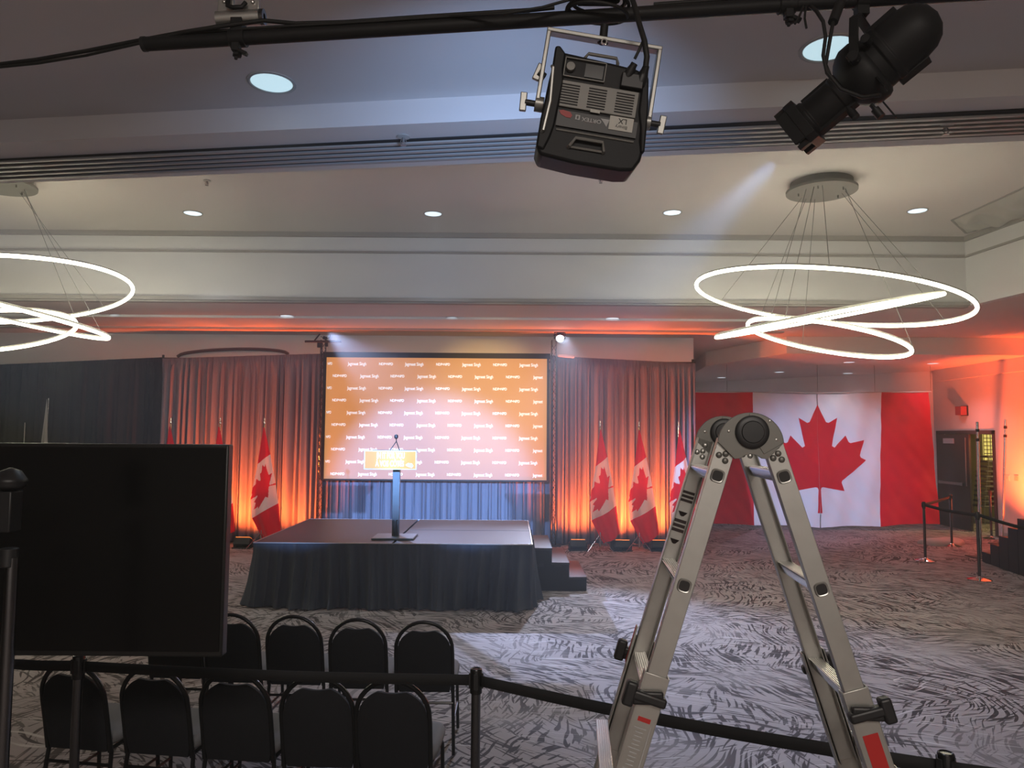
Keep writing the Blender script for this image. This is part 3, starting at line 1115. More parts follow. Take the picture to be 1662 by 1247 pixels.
def flag_cloth(seed):
    rnd_ = random.Random(seed)
    p1_, p2_ = rnd_.uniform(-.5, .5), rnd_.uniform(0, 6)

    def fn(u, v):
        l, r_ = kf(Lk, v), kf(Rk, v)
        x = (l[0] + (r_[0] - l[0]) * u) * FS
        z = (885 - (l[1] + (r_[1] - l[1]) * u)) * FS
        y = -.05 - .10 * v * math.sin(u * PI) + .055 * v * math.sin(u * 7.5 + p1_ + v * 1.2) + .012 * math.sin(u * 17 + p2_) * v
        return Vector((x, y, z))

    rot = R(72)

    def mf(u, v):
        if v < .28 or v > .8:
            return 0
        lx, ly = (u - .47) / .62, -(v - .54) / .21
        x = lx * math.cos(rot) + ly * math.sin(rot)
        y = -lx * math.sin(rot) + ly * math.cos(rot)
        return 0 if inside(LEAF, x, y) else 1

    return fn, mf


def make_flag(seed, label, group):
    t_ = thing('flag_on_stand', label, 'flag', group=group)
    MB().cyl((0, 0, .05), (0, 0, 2.24), .013, n=10).build('pole', 'gold', t_, local=True)
    MB().lathe([(.004, 2.24), (.022, 2.25), (.024, 2.28), (.010, 2.31), (.014, 2.34), (.003, 2.37)], n=12).build('finial', 'chrome', t_, local=True)
    fn, mf = flag_cloth(seed)
    MB().grid(fn, 64, 160, mf).build('cloth', ['flag_red', 'flag_white'], t_, local=True, smooth=80)
    mb_ = MB()
    for k in range(3):
        a_ = k * 2.094 + .5 + seed
        mb_.tube([(0, 0, .30), (.26 * math.cos(a_), .26 * math.sin(a_), .008)], .007, 6)
        mb_.tube([(0, 0, .12), (.14 * math.cos(a_), .14 * math.sin(a_), .14)], .005, 6)
    mb_.lathe([(.022, .08), (.024, .1), (.024, .34), (.018, .36)], n=12)
    mb_.build('tripod_base', 'chrome', t_, local=True)
    return t_


fl = make_flag(1, 'small maple leaf flag on a stand nearest the right edge of the stage', 'small flags right of the screen')
FY = 13.55
fpos = [(974, fl, ''), (1037, None, 'small maple leaf flag on a stand, middle of the three right of the screen'),
        (1101, None, 'small maple leaf flag on a stand partly hidden by the ladder'),
        (429, None, 'small maple leaf flag on a stand just left of the stage'),
        (357, None, 'small maple leaf flag with only its right edge and top beside the television'),
        (277, None, 'small maple leaf flag with only its tip above the television')]
for i, (px, o, lb) in enumerate(fpos):
    p = PY(px, 700, FY)
    if o:
        o.location = (p.x, FY, 0)
    else:
        o = dup(fl, (p.x, FY, 0), [0, R(-8), R(6), R(4), R(-5), R(3)][i], lb, 'small flags right of the screen' if i < 3 else 'small flags left of the screen')

# giant flag on the alcove wall
GY = 16.8
gs = GY / F
big = thing('giant_flag', 'giant maple leaf flag in two halves hung across the alcove', 'flag', (PY(1326, 860, GY).x, GY, .02))


def gpos(px, py, off=0.0):
    p_ = PY(px, py, GY)
    rip = .020 * math.sin(p_.x * 5.1 + p_.z * 1.3) + .012 * math.sin(p_.x * 11 - p_.z * 2.7) + .010 * math.sin(p_.z * 6 + p_.x * 2)
    # stretched creases from the corners
    rip += .012 * math.sin((p_.x + p_.z * .8) * 17) * .5
    return Vector((p_.x, GY + rip - off, max(.015, p_.z)))


def band(a0_, a1_, t0_, t1_, b0_, b1_, ax_, bx_):
    def fn(u, v):
        xt = a0_ + (a1_ - a0_) * u
        xb = ax_ + (bx_ - ax_) * u
        yt = t0_ + (t1_ - t0_) * u + 1.2 * math.sin(u * PI)
        yb = b0_ + (b1_ - b0_) * u - 2.0 * math.sin(u * PI)
        return gpos(xt + (xb - xt) * v, yt + (yb - yt) * v)
    return fn


mb = MB()
mb.grid(band(1100, 1222, 636, 637, 851, 853, 1098, 1224), 40, 60, mi=0)
mb.grid(band(1222, 1325.5, 637, 640, 853, 857, 1224, 1331), 40, 60, mi=1)


def leaf_half(mb_, sgn):
    bm = bmesh.new()
    pts_ = [(x, y) for x, y in LEAF if x * sgn >= -1e-6]
    vs_ = [bm.verts.new((x, y, 0)) for x, y in pts_]
    if sgn > 0:
        vs_.append(bm.verts.new((0.004, LEAF[0][1], 0)))
    else:
        vs_.append(bm.verts.new((-0.004, LEAF[0][1], 0)))
    bm.faces.new(vs_)
    bm.normal_update()
    bmesh.ops.triangulate(bm, faces=bm.faces)
    for _ in range(4):
        bmesh.ops.subdivide_edges(bm, edges=[e_ for e_ in bm.edges if e_.calc_length() > .07], cuts=1)
        bmesh.ops.triangulate(bm, faces=bm.faces)
    bm.verts.index_update()
    out = []
    for v_ in bm.verts:
        px_ = 1326.5 + 77 * v_.co.x + (2.0 if True else 0) * (1 - v_.co.y) * .9
        py_ = 745 - 88 * v_.co.y
        out.append(gpos(px_, py_, .007))
    mb_.add(out, [[v_.index for v_ in f_.verts] for f_ in bm.faces], 0)
    bm.free()


leaf_half(mb, -1)
mb.build('left_half', ['flag_red', 'flag_white'], big, smooth=80)
mb = MB()
mb.grid(band(1327.5, 1431, 640, 637, 857, 855, 1332.5, 1428), 40, 60, mi=1)
mb.grid(band(1431, 1508, 637, 637, 855, 851, 1428, 1525), 30, 60, mi=0)
leaf_half(mb, 1)
mb.build('right_half', ['flag_red', 'flag_white'], big, smooth=80)
mb = MB()
tl, tr = PY(1095, 635, GY + .03), PY(1511, 636, GY + .03)
mb.tube([tl, PY(1325, 638, GY + .03), tr], .012, 8)
mb.build('top_cord', 'pale_cloth', big)
mb = MB()
for px, py in ((1327, 636), (1511, 636), (1180, 636), (1420, 636)):
    p = PY(px, py, GY + .03)
    mb.cyl(p, (p.x, p.y, ZAL), .005, n=6)
mb.build('hanging_lines', 'wire', big)

# ------------------------------------------------------------------ floor uplights at the drapes
up = thing('floor_uplight', 'black floor uplight at the foot of the drapes just left of the stage', 'stage light', group='uplights on the floor')
MB().box((0, 0, .10), (.30, .20, .13), Matrix.Rotation(R(-20), 3, 'X')).build('housing', 'black_metal', up, local=True, bevel=.012)
mb = MB()
for s in (-1, 1):
    mb.box((s * .165, 0, .07), (.012, .05, .14))
mb.box((0, 0, .008), (.342, .22, .016))
mb.build('bracket', 'black_metal', up, local=True)
MB().box((0, .02, .175), (.25, .14, .008), Matrix.Rotation(R(-20), 3, 'X')).build('lens', 'orange_lens', up, local=True)
UY = 13.82
ups = [(395, 13.64, 'black floor uplight at the foot of the drapes just left of the stage', 190),
       (335, 13.66, 'black floor uplight hidden behind the television between two flags', 150),
       (466, 13.66, 'black floor uplight behind the left end of the stage', 100),
       (938, 13.66, 'black floor uplight at the drapes between the stage steps and first flag', 150),
       (1010, 13.64, 'black floor uplight at the drapes between the first two right flags', 230),
       (1070, 13.66, 'black floor uplight at the drapes between the middle and last right flags', 200)]
for i, (px, Y, lb, pw) in enumerate(ups):
    p = PY(px, 880, Y)
    if i == 0:
        up.location = (p.x, Y, 0)
    else:
        dup(up, (p.x, Y, 0), 0, lb, 'uplights on the floor')
    uplight_lamp((p.x, Y + .02, .26), (p.x, Y + .50, .95), pw * 2.3)

# dark equipment along the drapes' foot
def case(px, Y, sx, sz, lb):
    p_ = PY(px, 880, Y)
    t_ = thing('equipment_case', lb, 'case', (p_.x, Y, 0), group='black cases at the foot of the drapes')
    MB().box((0, 0, sz / 2 + .01), (sx, .22, sz)).build('body', 'black_metal', t_, local=True, bevel=.015)
    m_ = MB()
    for s in (-1, 1):
        m_.tube([(s * .05, -.11, sz * .6), (s * .05, -.135, sz * .6)], .006, 6)
    m_.cyl((-.05, -.135, sz * .6), (.05, -.135, sz * .6), .007, n=8)
    m_.build('handle', 'chrome', t_, local=True)


case(1000, 13.7, .22, .18, 'small black case on the floor beside the first right flag stand')
case(1052, 13.95, .16, .20, 'small black case on the floor behind the middle right flag')

# ------------------------------------------------------------------ lighting towers beside the screen
def tower(px, lb, Y=13.98):
    p_ = PY(px, 700, Y)
    zt_ = PY(px, 551, Y).z
    t_ = thing('lighting_tower', lb, 'truss tower', (p_.x, Y + .12, 0), group='truss towers')
    m_ = MB()
    h = .055
    for k in range(3):
        a_ = k * 2.094
        m_.cyl((p_.x + h * math.cos(a_), Y + .12 + h * math.sin(a_), .02), (p_.x + h * math.cos(a_), Y + .12 + h * math.sin(a_), zt_), .011, n=8)
    n = int(zt_ / .14)
    for i in range(n):
        for k in range(3):
            a_, a2 = k * 2.094, (k + 1) * 2.094
            m_.cyl((p_.x + h * math.cos(a_), Y + .12 + h * math.sin(a_), .05 + i * .14), (p_.x + h * math.cos(a2), Y + .12 + h * math.sin(a2), .05 + (i + 1) * .14), .005, n=5)
    m_.build('truss', 'dark_chrome', t_)
    MB().box((p_.x, Y + .12, .012), (.3, .18, .024)).build('base_plate', 'black_metal', t_)
    return t_, p_, zt_


t, p, zt = tower(518, 'truss tower with a black cross pipe above the left corner of the screen')
a, b_ = PY(495, 554.5, 13.9), PY(554, 554.5, 13.9)
MB().cyl(a, b_, .022, n=12).build('cross_pipe', 'black_metal', t)
mb = MB()
mb.box((p.x - .02, 13.92, a.z - .05), (.07, .06, .12))
mb.box((p.x + .11, 13.92, a.z - .03), (.05, .05, .12))
mb.box((p.x + .08, 13.92, a.z + .07), (.07, .04, .06), Matrix.Rotation(R(20), 3, 'Y'))
mb.cyl((p.x - .11, 13.9, a.z + .02), (p.x - .01, 13.9, a.z + .15), .014, n=8)
mb.tube([(p.x + .18, 13.92, a.z + .14), (p.x + .17, 13.92, a.z + .08), (p.x + .1, 13.92, a.z + .06), (p.x, 13.92, a.z + .1)], .006, 6)
mb.build('clamps', 'black_metal', t)

t, p, zt = tower(898, 'truss tower carrying a lit spotlight above the right corner of the screen')
lamp = PY(909, 549, 13.72)
t = thing('back_spotlight', 'small lit spotlight shining from the right truss tower', 'stage light', tuple(lamp))
dirv = (Vector((0.2, 8.0, .6)) - lamp).normalized()
Mq = Matrix.Translation(lamp) @ dirv.to_track_quat('Z', 'Y').to_matrix().to_4x4()
MB().lathe([(.03, -.24), (.06, -.22), (.075, -.1), (.085, 0), (.085, .04), (.075, .04), (.07, .0)], Mq, n=20, caps=False).build('housing', 'black_metal', t)
MB().lathe([(.001, .012), (.05, .010), (.066, .002)], Mq, n=20, caps=False).build('lens', 'lamp_lens', t)
mb = MB().tube([lamp + Vector((-.1, .1, 0)), lamp + Vector((-.1, .1, .12)), lamp + Vector((.1, .1, .12)), lamp + Vector((.1, .1, 0))], .01, 6)
mb.cyl(lamp + Vector((0, .1, .12)), lamp + Vector((-.09, .36, .10)), .014, n=8)
mb.build('yoke', 'black_metal', t)
p = PY(918, 578, 14.12)
tag(MB().beam(PY(905, 577, 14.12), PY(932, 579.5, 14.12), .05, .05).build('beam_edge_bar', 'sign_white', bevel=.006), 'short white bar standing in for beam light on top of the drapes under the lit spotlight', 'bar')  # white colour stands in for the lamp beam's edge on the drape top

# ------------------------------------------------------------------ right-hand clutter
sw = [PX(1636, 776, XR), PX(1650, 776, XR)]
for i, (p, lb) in enumerate(((sw[0], 'pale blank wall plate nearest the door frame'), (sw[1], 'grey light switch on the orange lit wall, farther from the door'))):
    t = thing('wall_switch', lb, 'switch', (XR, p.y, p.z - .06))
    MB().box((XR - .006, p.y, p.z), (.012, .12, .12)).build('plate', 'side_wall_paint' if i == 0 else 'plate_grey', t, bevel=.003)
    MB().box((XR - .015, p.y, p.z), (.012, .03, .05)).build('toggle', 'plate_grey', t)
p = PX(1566, 667, XR)
t = thing('fire_alarm', 'red boxed fire alarm high on the wall above the double door', 'alarm', (XR, p.y, p.z - .1))
MB().box((XR - .09, p.y, p.z), (.14, .22, .20)).build('housing', 'alarm_red', t, bevel=.008)
MB().box((XR - .01, p.y, p.z), (.02, .26, .23)).build('back_box', 'black_metal', t)

HS = 1.0


def make_stanchion(tall=1.0, metal='dark_chrome', label='', group=None):
    t_ = thing('stanchion_post', label, 'stanchion', group=group)
    MB().lathe([(.165, 0), (.165, .012), (.13, .024), (.05, .04), (.03, .06)], n=32).build('base', 'chrome', t_, local=True)
    MB().lathe([(.022, .05), (.022, tall - .11)], n=20).build('tube', metal, t_, local=True)
    MB().lathe([(.0245, tall - .115), (.0285, tall - .112), (.0285, tall - .008), (.026, tall - .002), (.022, tall), (.018, tall - .004)], n=24).build('head', 'post_black', t_, local=True)
    m_ = MB()
    for k in range(4):
        a_ = k * PI / 2
        m_.box((.030 * math.cos(a_), .030 * math.sin(a_), tall - .055), (.008, .020, .07), Matrix.Rotation(a_, 3, 'Z'))
    m_.build('belt_clip', 'black_plastic', t_, local=True)
    return t_


sA = make_stanchion(1.0, 'dark_chrome', 'near belt post standing at the end of the chair rows', 'near belt posts')
pa = PZ(773, 1085, 1.0)
sA.location = (pa.x, pa.y, 0)
pb = PZ(1535, 1221, 1.0)
sB = dup(sA, (pb.x, pb.y, 0), .3, 'near belt post with only its head showing right of the ladder')
pc = PZ(128.5, 1063, 1.0)
sC = dup(sA, (pc.x, pc.y, 0), .1, 'near belt post below the television, in front of the first chair')
sD_p = PZ(-60, 1052, 1.0)
sD = dup(sA, (sD_p.x, sD_p.y, 0), .1, 'near belt post outside the left edge of the picture')


def belt(p_, q_, z0_, z1_, label, group, sag=.0, h=.05):
    d = Vector((q_[0] - p_[0], q_[1] - p_[1], 0))
    e = d.normalized() * .030

    def fn(u, v):
        a_ = Vector((p_[0], p_[1], 0)) + e
        b2 = Vector((q_[0], q_[1], 0)) - e
        z = z0_ + (z1_ - z0_) * u - sag * math.sin(u * PI) + (v - .5) * h
        return Vector(((a_ + (b2 - a_) * u).x, (a_ + (b2 - a_) * u).y, z))
    o = MB().grid(fn, 24, 1).build('retractable_belt', 'belt', smooth=20, solid=.003)
    tag(o, label, 'belt', group)


belt(sD_p, pc, .945, .945, 'black belt between the left edge and the post below the television', 'near belts', .01)
belt(pc, pa, .945, .945, 'black belt stretched across behind the near chair row', 'near belts', .012)
belt(pa, pb, .945, .945, 'black belt running behind the ladder legs', 'near belts', .02)
pe = PZ(1900, 1270, 1.0)
belt(pb, pe, .945, .945, 'black belt leaving the picture at the lower right corner', 'near belts', .0)
dup(sA, (pe.x, pe.y, 0), .1, 'near belt post outside the right edge of the picture')

# far stanchions
fa, fb, fc = PZ(1502, 911, 0), PZ(1545, 887, 0), PZ(1590, 942, 0)
fs_ = make_stanchion(1.0, 'dark_chrome', 'far belt post nearest the big flag', 'far belt posts')
fs_.location = (fa.x, fa.y, 0)
dup(fs_, (fb.x, fb.y, 0), .2, 'far belt post in front of the closed door leaf')
dup(fs_, (fc.x, fc.y, 0), .4, 'far belt post beside the black stepped riser')
fd = PX(1609, 862, XR - .35)
fdp = (fd.x, fd.y, 0)
dup(fs_, fdp, .4, 'far belt post standing in the open doorway')
belt(fa, fb, .95, .95, 'thin belt between the two far posts by the closed door', 'far belts', .01)
belt(fa, fc, .95, .95, 'black belt from the flag side post to the post by the riser', 'far belts', .02)
fe = PZ(1700, 945, 0)
belt(fc, (fe.x, fe.y), .95, .72, 'black belt from the far post down to the black riser', 'far belts', .02)

# black stepped riser
rs = thing('stepped_riser', 'black stepped riser cut by the right edge of the picture', 'steps', tuple(PZ(1640, 920, 0)))
r0_, r1_ = PZ(1594, 912, 0), PZ(1664, 937, 0)
rd = (r1_ - r0_)
stp_ = rd.length / 4.6
rd.normalize()
rn = Vector((-rd.y, rd.x, 0))
if rn.x < 0:
    rn = -rn
for k in range(5):
    c_ = r0_ + rd * (stp_ * (k + .5)) + rn * .55
    zt = .172 * (k + 1)
    MB().box((c_.x, c_.y, zt / 2), (1.1, stp_ - .002, zt), Matrix((rn, rd, Vector((0, 0, 1)))).transposed()).build('step', 'black_metal', rs, bevel=.006)

# tall telescopic poles
for (px, ytop, base_px, base_y, lb) in ((1586, 685, 1592, 905, 'tall telescopic pole standing behind the far belt post by the riser'),
                                       (1632, 681, 1627, 884, 'tall telescopic pole right of the open doorway')):
    b0 = PZ(base_px, base_y, 0)
    tp_ = PY(px, ytop, b0.y)
    t = thing('telescopic_pole', lb, 'pole', (b0.x, b0.y, 0), group='telescopic poles')
    d = tp_ - b0
    MB().cyl(b0, b0 + d * .86, .024, n=12).build('lower_tube', 'bright_aluminium', t)
    MB().cyl(b0 + d * .86, b0 + d * .93, .018, n=12).build('upper_tube', 'bright_aluminium', t)
    MB().cyl(b0 + d * .93, tp_, .022, n=12).build('tip', 'bright_aluminium', t)
    m = MB()
    for k in (.855, .925):
        m.cyl(b0 + d * k, b0 + d * (k + .022), .032, n=12)
    m.build('collar', 'black_plastic', t)
    MB().box((b0.x, b0.y, .006), (.35, .35, .012)).build('base_plate', 'black_metal', t)

# bag on the carpet
p = PZ(1528, 884, 0)


def lump(u, v):
    a_ = u * 2 * PI
    r_ = math.sin(v * PI / 2)
    k = 1 + .12 * math.sin(3 * a_ + 1) + .06 * math.sin(5 * a_)
    z = .13 * math.cos(v * PI / 2) ** .6 * (1 + .25 * math.sin(a_ * 2 + .5) * r_) + .002
    return Vector((p.x + .42 * r_ * k * math.cos(a_), p.y + .25 * r_ * k * math.sin(a_), z))


tag(MB().grid(lump, 40, 12).build('cloth_bag', 'bag_grey', smooth=80), 'flat grey cloth bag lying on the carpet between the far posts', 'bag')

# stacked chairs in the store room
scp = PX(1602, 850, XR + 1.25)
for k in range(11):
    t = thing('stacked_chair', ['stacked chair at the bottom of the pile in the store room', 'stacked chair in the middle of the pile in the store room', 'stacked chair at the top of the pile in the store room'][0 if k == 0 else 2 if k == 10 else 1], 'chair',
              (scp.x + .015 * k, scp.y - .0 * k, .12 * k), group='chairs stacked in the store room')
    MB().box((0, 0, .44), (.42, .44, .05)).build('seat', 'store_chair', t, local=True, bevel=.02)
    MB().box((.24, 0, .68), (.04, .42, .42), Matrix.Rotation(R(12), 3, 'Y')).build('backrest', 'store_chair', t, local=True, bevel=.02)
    m = MB()
    if k == 0:
        for s in (-1, 1):
            for xx in (-.18, .2):
                m.cyl((xx, s * .2, 0), (xx, s * .2, .44), .012, n=8)
    else:
        for s in (-1, 1):
            for xx in (-.18, .2):
                m.cyl((xx, s * .21, .33), (xx, s * .21, .44), .012, n=8)
    m.build('legs', 'steel_bar', t, local=True)

# right wall orange uplight behind the riser
wl = PX(1672, 880, XR - .4)
dup(up, (XR - 1.03, 14.0, 0), -PI / 2, 'black floor uplight washing the right wall, hidden behind the stepped riser', 'uplights on the floor')
spot('uplight_lamp', (XR - 1.0, 14.0, .32), (XR + .10, 14.65, 1.8), 2000, RED_ORANGE, 92, .9, .06)

# pale folded flag and thin pole behind the television
p = PY(40, 700, 14.2)
t = thing('bare_pole', 'thin pale pole standing before the black drapes at far left', 'pole', (p.x, 14.2, 0))
MB().cyl((p.x, 14.2, .01), (p.x, 14.2, PY(40, 686, 14.2).z), .013, n=8).build('shaft', 'bright_aluminium', t)
MB().lathe([(.15, 0), (.15, .012), (.03, .02)], Matrix.Translation((p.x, 14.2, 0)), n=20).build('base', 'black_metal', t)
p = PY(73, 700, 14.3)
tp_ = PY(76, 648, 14.3)
bw, bt_ = PY(64, 720, 14.3), PY(79, 720, 14.3)


def fold(u, v):
    x = tp_.x + (bw.x + (bt_.x - bw.x) * u - tp_.x) * min(1, v * 3.0 * .55 + v * .2) + .002 * (u - .5)
    return Vector((x, 14.3 + .03 * math.sin(u * 9) * v, tp_.z * (1 - v) + .4 * v))


t = thing('folded_flag', 'pale furled flag standing before the black drapes at far left', 'flag', (p.x, 14.33, 0))
MB().grid(fold, 14, 20).build('cloth', 'pale_cloth', t, smooth=80, solid=.004)
MB().cyl((tp_.x, 14.36, .01), (tp_.x, 14.36, tp_.z + .02), .012, n=8).build('pole', 'bright_aluminium', t)
MB().lathe([(.15, 0), (.15, .012), (.03, .02)], Matrix.Translation((tp_.x, 14.36, 0)), n=20).build('base', 'black_metal', t)

# ------------------------------------------------------------------ banquet chairs
def make_chair(label, group):
    """faces +y; origin on the floor under the seat centre"""
    t_ = thing('banquet_chair', label, 'chair', group=group)
    W2, H = .186, .875
    lean = .10

    def back_pt(x, z):          # backrest plane, leaning away from the sitter
        return Vector((x, -.215 - lean * max(0, (z - .42)) / .46, z))

    hoop = [back_pt(-W2, .40), back_pt(-W2, .55), back_pt(-W2, .66)]
    for i in range(1, 16):
        a_ = PI - PI * i / 16
        hoop.append(back_pt(W2 * math.cos(a_), .685 + (H - .685) * math.sin(a_)))
    hoop += [back_pt(W2, .66), back_pt(W2, .55), back_pt(W2, .40)]
    MB().tube(hoop, .0125, 10).build('back_hoop', 'chair_frame', t_, local=True)
    # upholstered back with a wavy top edge under the hoop
    pw_ = W2 - .008
    top_ = []
    for i in range(25):
        s = -1 + 2 * i / 24
        x = s * pw_
        zc = .675 + (H - .045 - .675) * math.sqrt(max(0, 1 - s * s))
        dip = H - .060 - .007 * math.cos(s * PI * 1.5)
        top_.append((x, min(zc, dip)))
    poly = [(-pw_ * .93, .40), (pw_ * .93, .40), (pw_, .46)] + list(reversed(top_)) + [(-pw_, .46)]
    m_ = MB()
    n = len(poly)
    for side in (0, 1):
        inset = .016
        outer = [back_pt(x, z) + Vector((0, (.012 if side == 0 else -.008), 0)) for x, z in poly]
        cx_, cz_ = 0, .6
        inn = [back_pt(x + (cx_ - x) * .09, z + (cz_ - z) * .09) + Vector((0, (.034 if side == 0 else -.020), 0)) for x, z in poly]
        vs_ = outer + inn
        fs = [(i, (i + 1) % n, n + (i + 1) % n, n + i) for i in range(n)]
        fs.append(tuple(range(n, 2 * n)))
        m_.add(vs_, fs)
    o1 = [back_pt(x, z) + Vector((0, .012, 0)) for x, z in poly]
    o2 = [back_pt(x, z) + Vector((0, -.008, 0)) for x, z in poly]
    m_.add(o1 + o2, [(i, (i + 1) % n, n + (i + 1) % n, n + i) for i in range(n)])
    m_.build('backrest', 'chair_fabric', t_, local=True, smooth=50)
    # seat cushion, rounded front
    m_ = MB()
    sw_ = .205
    pol = [(-sw_ * .92, -.20), (sw_ * .92, -.20)] + [(sw_, -.1), (sw_, .12)] + [(sw_ - .06 + .06 * math.cos(a_), .16 + .06 * math.sin(a_)) for a_ in (R(0), R(30), R(60), R(90))] + \
          [(-sw_ + .06 - .06 * math.cos(a_), .16 + .06 * math.sin(a_)) for a_ in (R(90), R(60), R(30), R(0))] + [(-sw_, .12), (-sw_, -.1)]
    n = len(pol)
    lay = [(.93, .425), (1.0, .44), (1.0, .465), (.95, .485), (.80, .495)]
    vs_ = []
    for k, z in lay:
        vs_ += [Vector((x * k, y * k + .0, z)) for x, y in pol]
    fs = []
    for li in range(len(lay) - 1):
        for i in range(n):
            fs.append((li * n + i, li * n + (i + 1) % n, (li + 1) * n + (i + 1) % n, (li + 1) * n + i))
    fs.append(tuple(range((len(lay) - 1) * n, len(lay) * n)))
    fs.append(tuple(reversed(range(n))))
    m_.add(vs_, fs)
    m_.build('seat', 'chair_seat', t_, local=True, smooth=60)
    for s in (-1, 1):
        MB().tube([back_pt(s * W2, .46), (s * W2, -.205, .40), (s * (W2 + .004), -.215, .33), (s * (W2 + .012), -.245, .008)], .0115, 8).build('leg', 'chair_frame', t_, local=True)
        MB().tube([(s * (W2 - .01), .0, .415), (s * (W2 - .006), .15, .412), (s * (W2), .185, .38), (s * (W2 + .008), .205, .008)], .0115, 8).build('leg', 'chair_frame', t_, local=True)
    for s in (-1, 1):
        MB().tube([(s * (W2 - .006), -.205, .41), (s * (W2 - .006), .1, .413)], .011, 8).build('seat_rail', 'chair_frame', t_, local=True)
        MB().cyl((s * (W2 + .005), -.225, .20), (s * (W2 + .004), .196, .20), .008, n=8).build('side_stretcher', 'chair_frame', t_, local=True)
    MB().cyl((-W2 - .003, -.22, .33), (W2 + .003, -.22, .33), .009, n=8).build('stretcher', 'chair_frame', t_, local=True)
    MB().cyl((-W2, .19, .36), (W2, .19, .36), .009, n=8).build('stretcher', 'chair_frame', t_, local=True)
    return t_


def chair_at(o, pxc, ytop, rz, label):
    # the middle of the hoop's top edge sits at the given pixel; its height is 0.8875 m, 0.315 m behind the seat centre
    p_ = PZ(pxc, ytop, .887)
    bx, by = p_.x, p_.y
    loc = Vector((bx, by, 0)) - Matrix.Rotation(rz, 3, 'Z') @ Vector((0, -.313, 0))
    if o is chair0 and chair0.name not in _used:
        _used.add(chair0.name)
        o.location = loc
        o.rotation_euler = (0, 0, rz)
        o['label'] = label
        return o
    return dup(o, loc, rz, label)


chair0 = make_chair('', 'banquet chairs set out before the stage')
near = [(113, 1074, -9, 'near-row banquet chair farthest left, behind the chrome belt post'),
        (246, 1081, -8, 'near-row banquet chair second from the left, under the television'),
        (378, 1088, -6, 'near-row banquet chair in the middle of its row of five'),
        (513, 1096, -3, 'near-row banquet chair second from the belt post at the row end'),
        (636, 1101, -3, 'near-row banquet chair closest to the belt post at the row end')]
for a in near:
    chair_at(chair0, a[0], a[1], R(a[2]), a[3])
far = [(280, 990, -4, 'front-row banquet chair hidden behind the television, only its seat and legs showing'),
       (374, 995, -3, 'front-row banquet chair half covered by the right edge of the television'),
       (476, 998, -2, 'front-row banquet chair third from the row end, first one clear of the television'),
       (580, 1003, 0, 'front-row banquet chair second from the end, facing the stage skirt'),
       (688, 1007, 0, 'front-row banquet chair at the end of the row beside the open carpet')]
for a in far:
    chair_at(chair0, a[0], a[1], R(a[2]), a[3])

# ------------------------------------------------------------------ television
TY = 2.8
r1 = PY(370, 722, TY)
r2 = PY(358, 1068, TY)
tw, th = 1.45, r1.z - r2.z
tx1 = (r1.x + r2.x) / 2 + .002
tvc = Vector((tx1 - tw / 2, TY, (r1.z + r2.z) / 2))
tv = thing('television', 'large black television seen close at the left edge, screen dark', 'television', (tvc.x, TY + .03, 0))
MB().box(tvc + Vector((0, .03, 0)), (tw, .05, th)).build('cabinet', 'tv_bezel', tv, bevel=.006)
MB().box(tvc + Vector((0, .002, .004)), (tw - .022, .006, th - .035)).build('panel', 'tv_glass', tv, smooth=0)
xpole = PY(-45, 900, TY).x
MB().cyl((xpole, TY + .11, .03), (xpole, TY + .11, tvc.z + .1), .03, n=16).build('stand_pole', 'black_metal', tv)
MB().box((xpole + .02, TY + .08, tvc.z), (.35, .06, .3)).build('mount_plate', 'black_metal', tv)
MB().box((xpole, TY + .05, .015), (.7, .5, .03)).build('stand_base', 'black_metal', tv, bevel=.006)

# chrome light stand in front of the television with a dark head
b0 = PY(10, 1100, 2.4)
lsx = b0.x
ls = thing('light_stand', 'chrome light stand with a dark swivel head at the far left edge', 'stand', (lsx, 2.4, 0))
zt = PY(12, 905, 2.4).z
MB().cyl((lsx, 2.4, .25), (lsx, 2.4, zt), .020, n=18).build('column', 'dark_chrome', ls)
m = MB().cyl((lsx - .012, 2.4, zt - .03), (lsx - .012, 2.4, zt + .03), .028, n=16)
m.box((lsx - .02, 2.4, PY(12, 830, 2.4).z), (.05, .06, .13))
m.lathe([(.01, -.02), (.045, 0), (.05, .02), (.03, .05), (.005, .06)], Matrix.Translation((lsx - .02, 2.4, PY(12, 790, 2.4).z)), n=18)
m.build('swivel_head', 'black_plastic', ls, bevel=.004)
m = MB()
for k in range(3):
    a_ = k * 2.094 + .3
    m.tube([(lsx, 2.4, .55), (lsx + .27 * math.cos(a_), 2.4 + .27 * math.sin(a_), .012)], .011, 8)
m.build('tripod_legs', 'black_metal', ls)

# ------------------------------------------------------------------ ladder
LN_Y = 2.0
hn = PY(1217, 704, LN_Y)                     # near hinge centre
hf = PY(1174, 706, 2.36)
ax = (hf - hn)
ax.z = 0
wid = ax.length
ax.normalize()                               # from near rail to far rail
sx_ = Vector((ax.y, -ax.x, 0))               # towards the right
ld = thing('step_ladder', 'folding aluminium ladder standing open as an A close to the camera', 'ladder', (hn.x + ax.x * wid / 2, hn.y + ax.y * wid / 2, 0))
zh = hn.z
ANG = R(17.1)
LEG = zh / math.cos(ANG)
RW, RT = .052, .026                          # rail face width and channel thickness


def side_frame(sgn):
    """unit vectors of one leg: down the rail, across the rail face (outwards)"""
    dn = sx_ * (sgn * math.sin(ANG)) + Vector((0, 0, -math.cos(ANG)))
    ac = sx_ * (sgn * math.cos(ANG)) + Vector((0, 0, math.sin(ANG)))
    return dn.normalized(), ac.normalized()


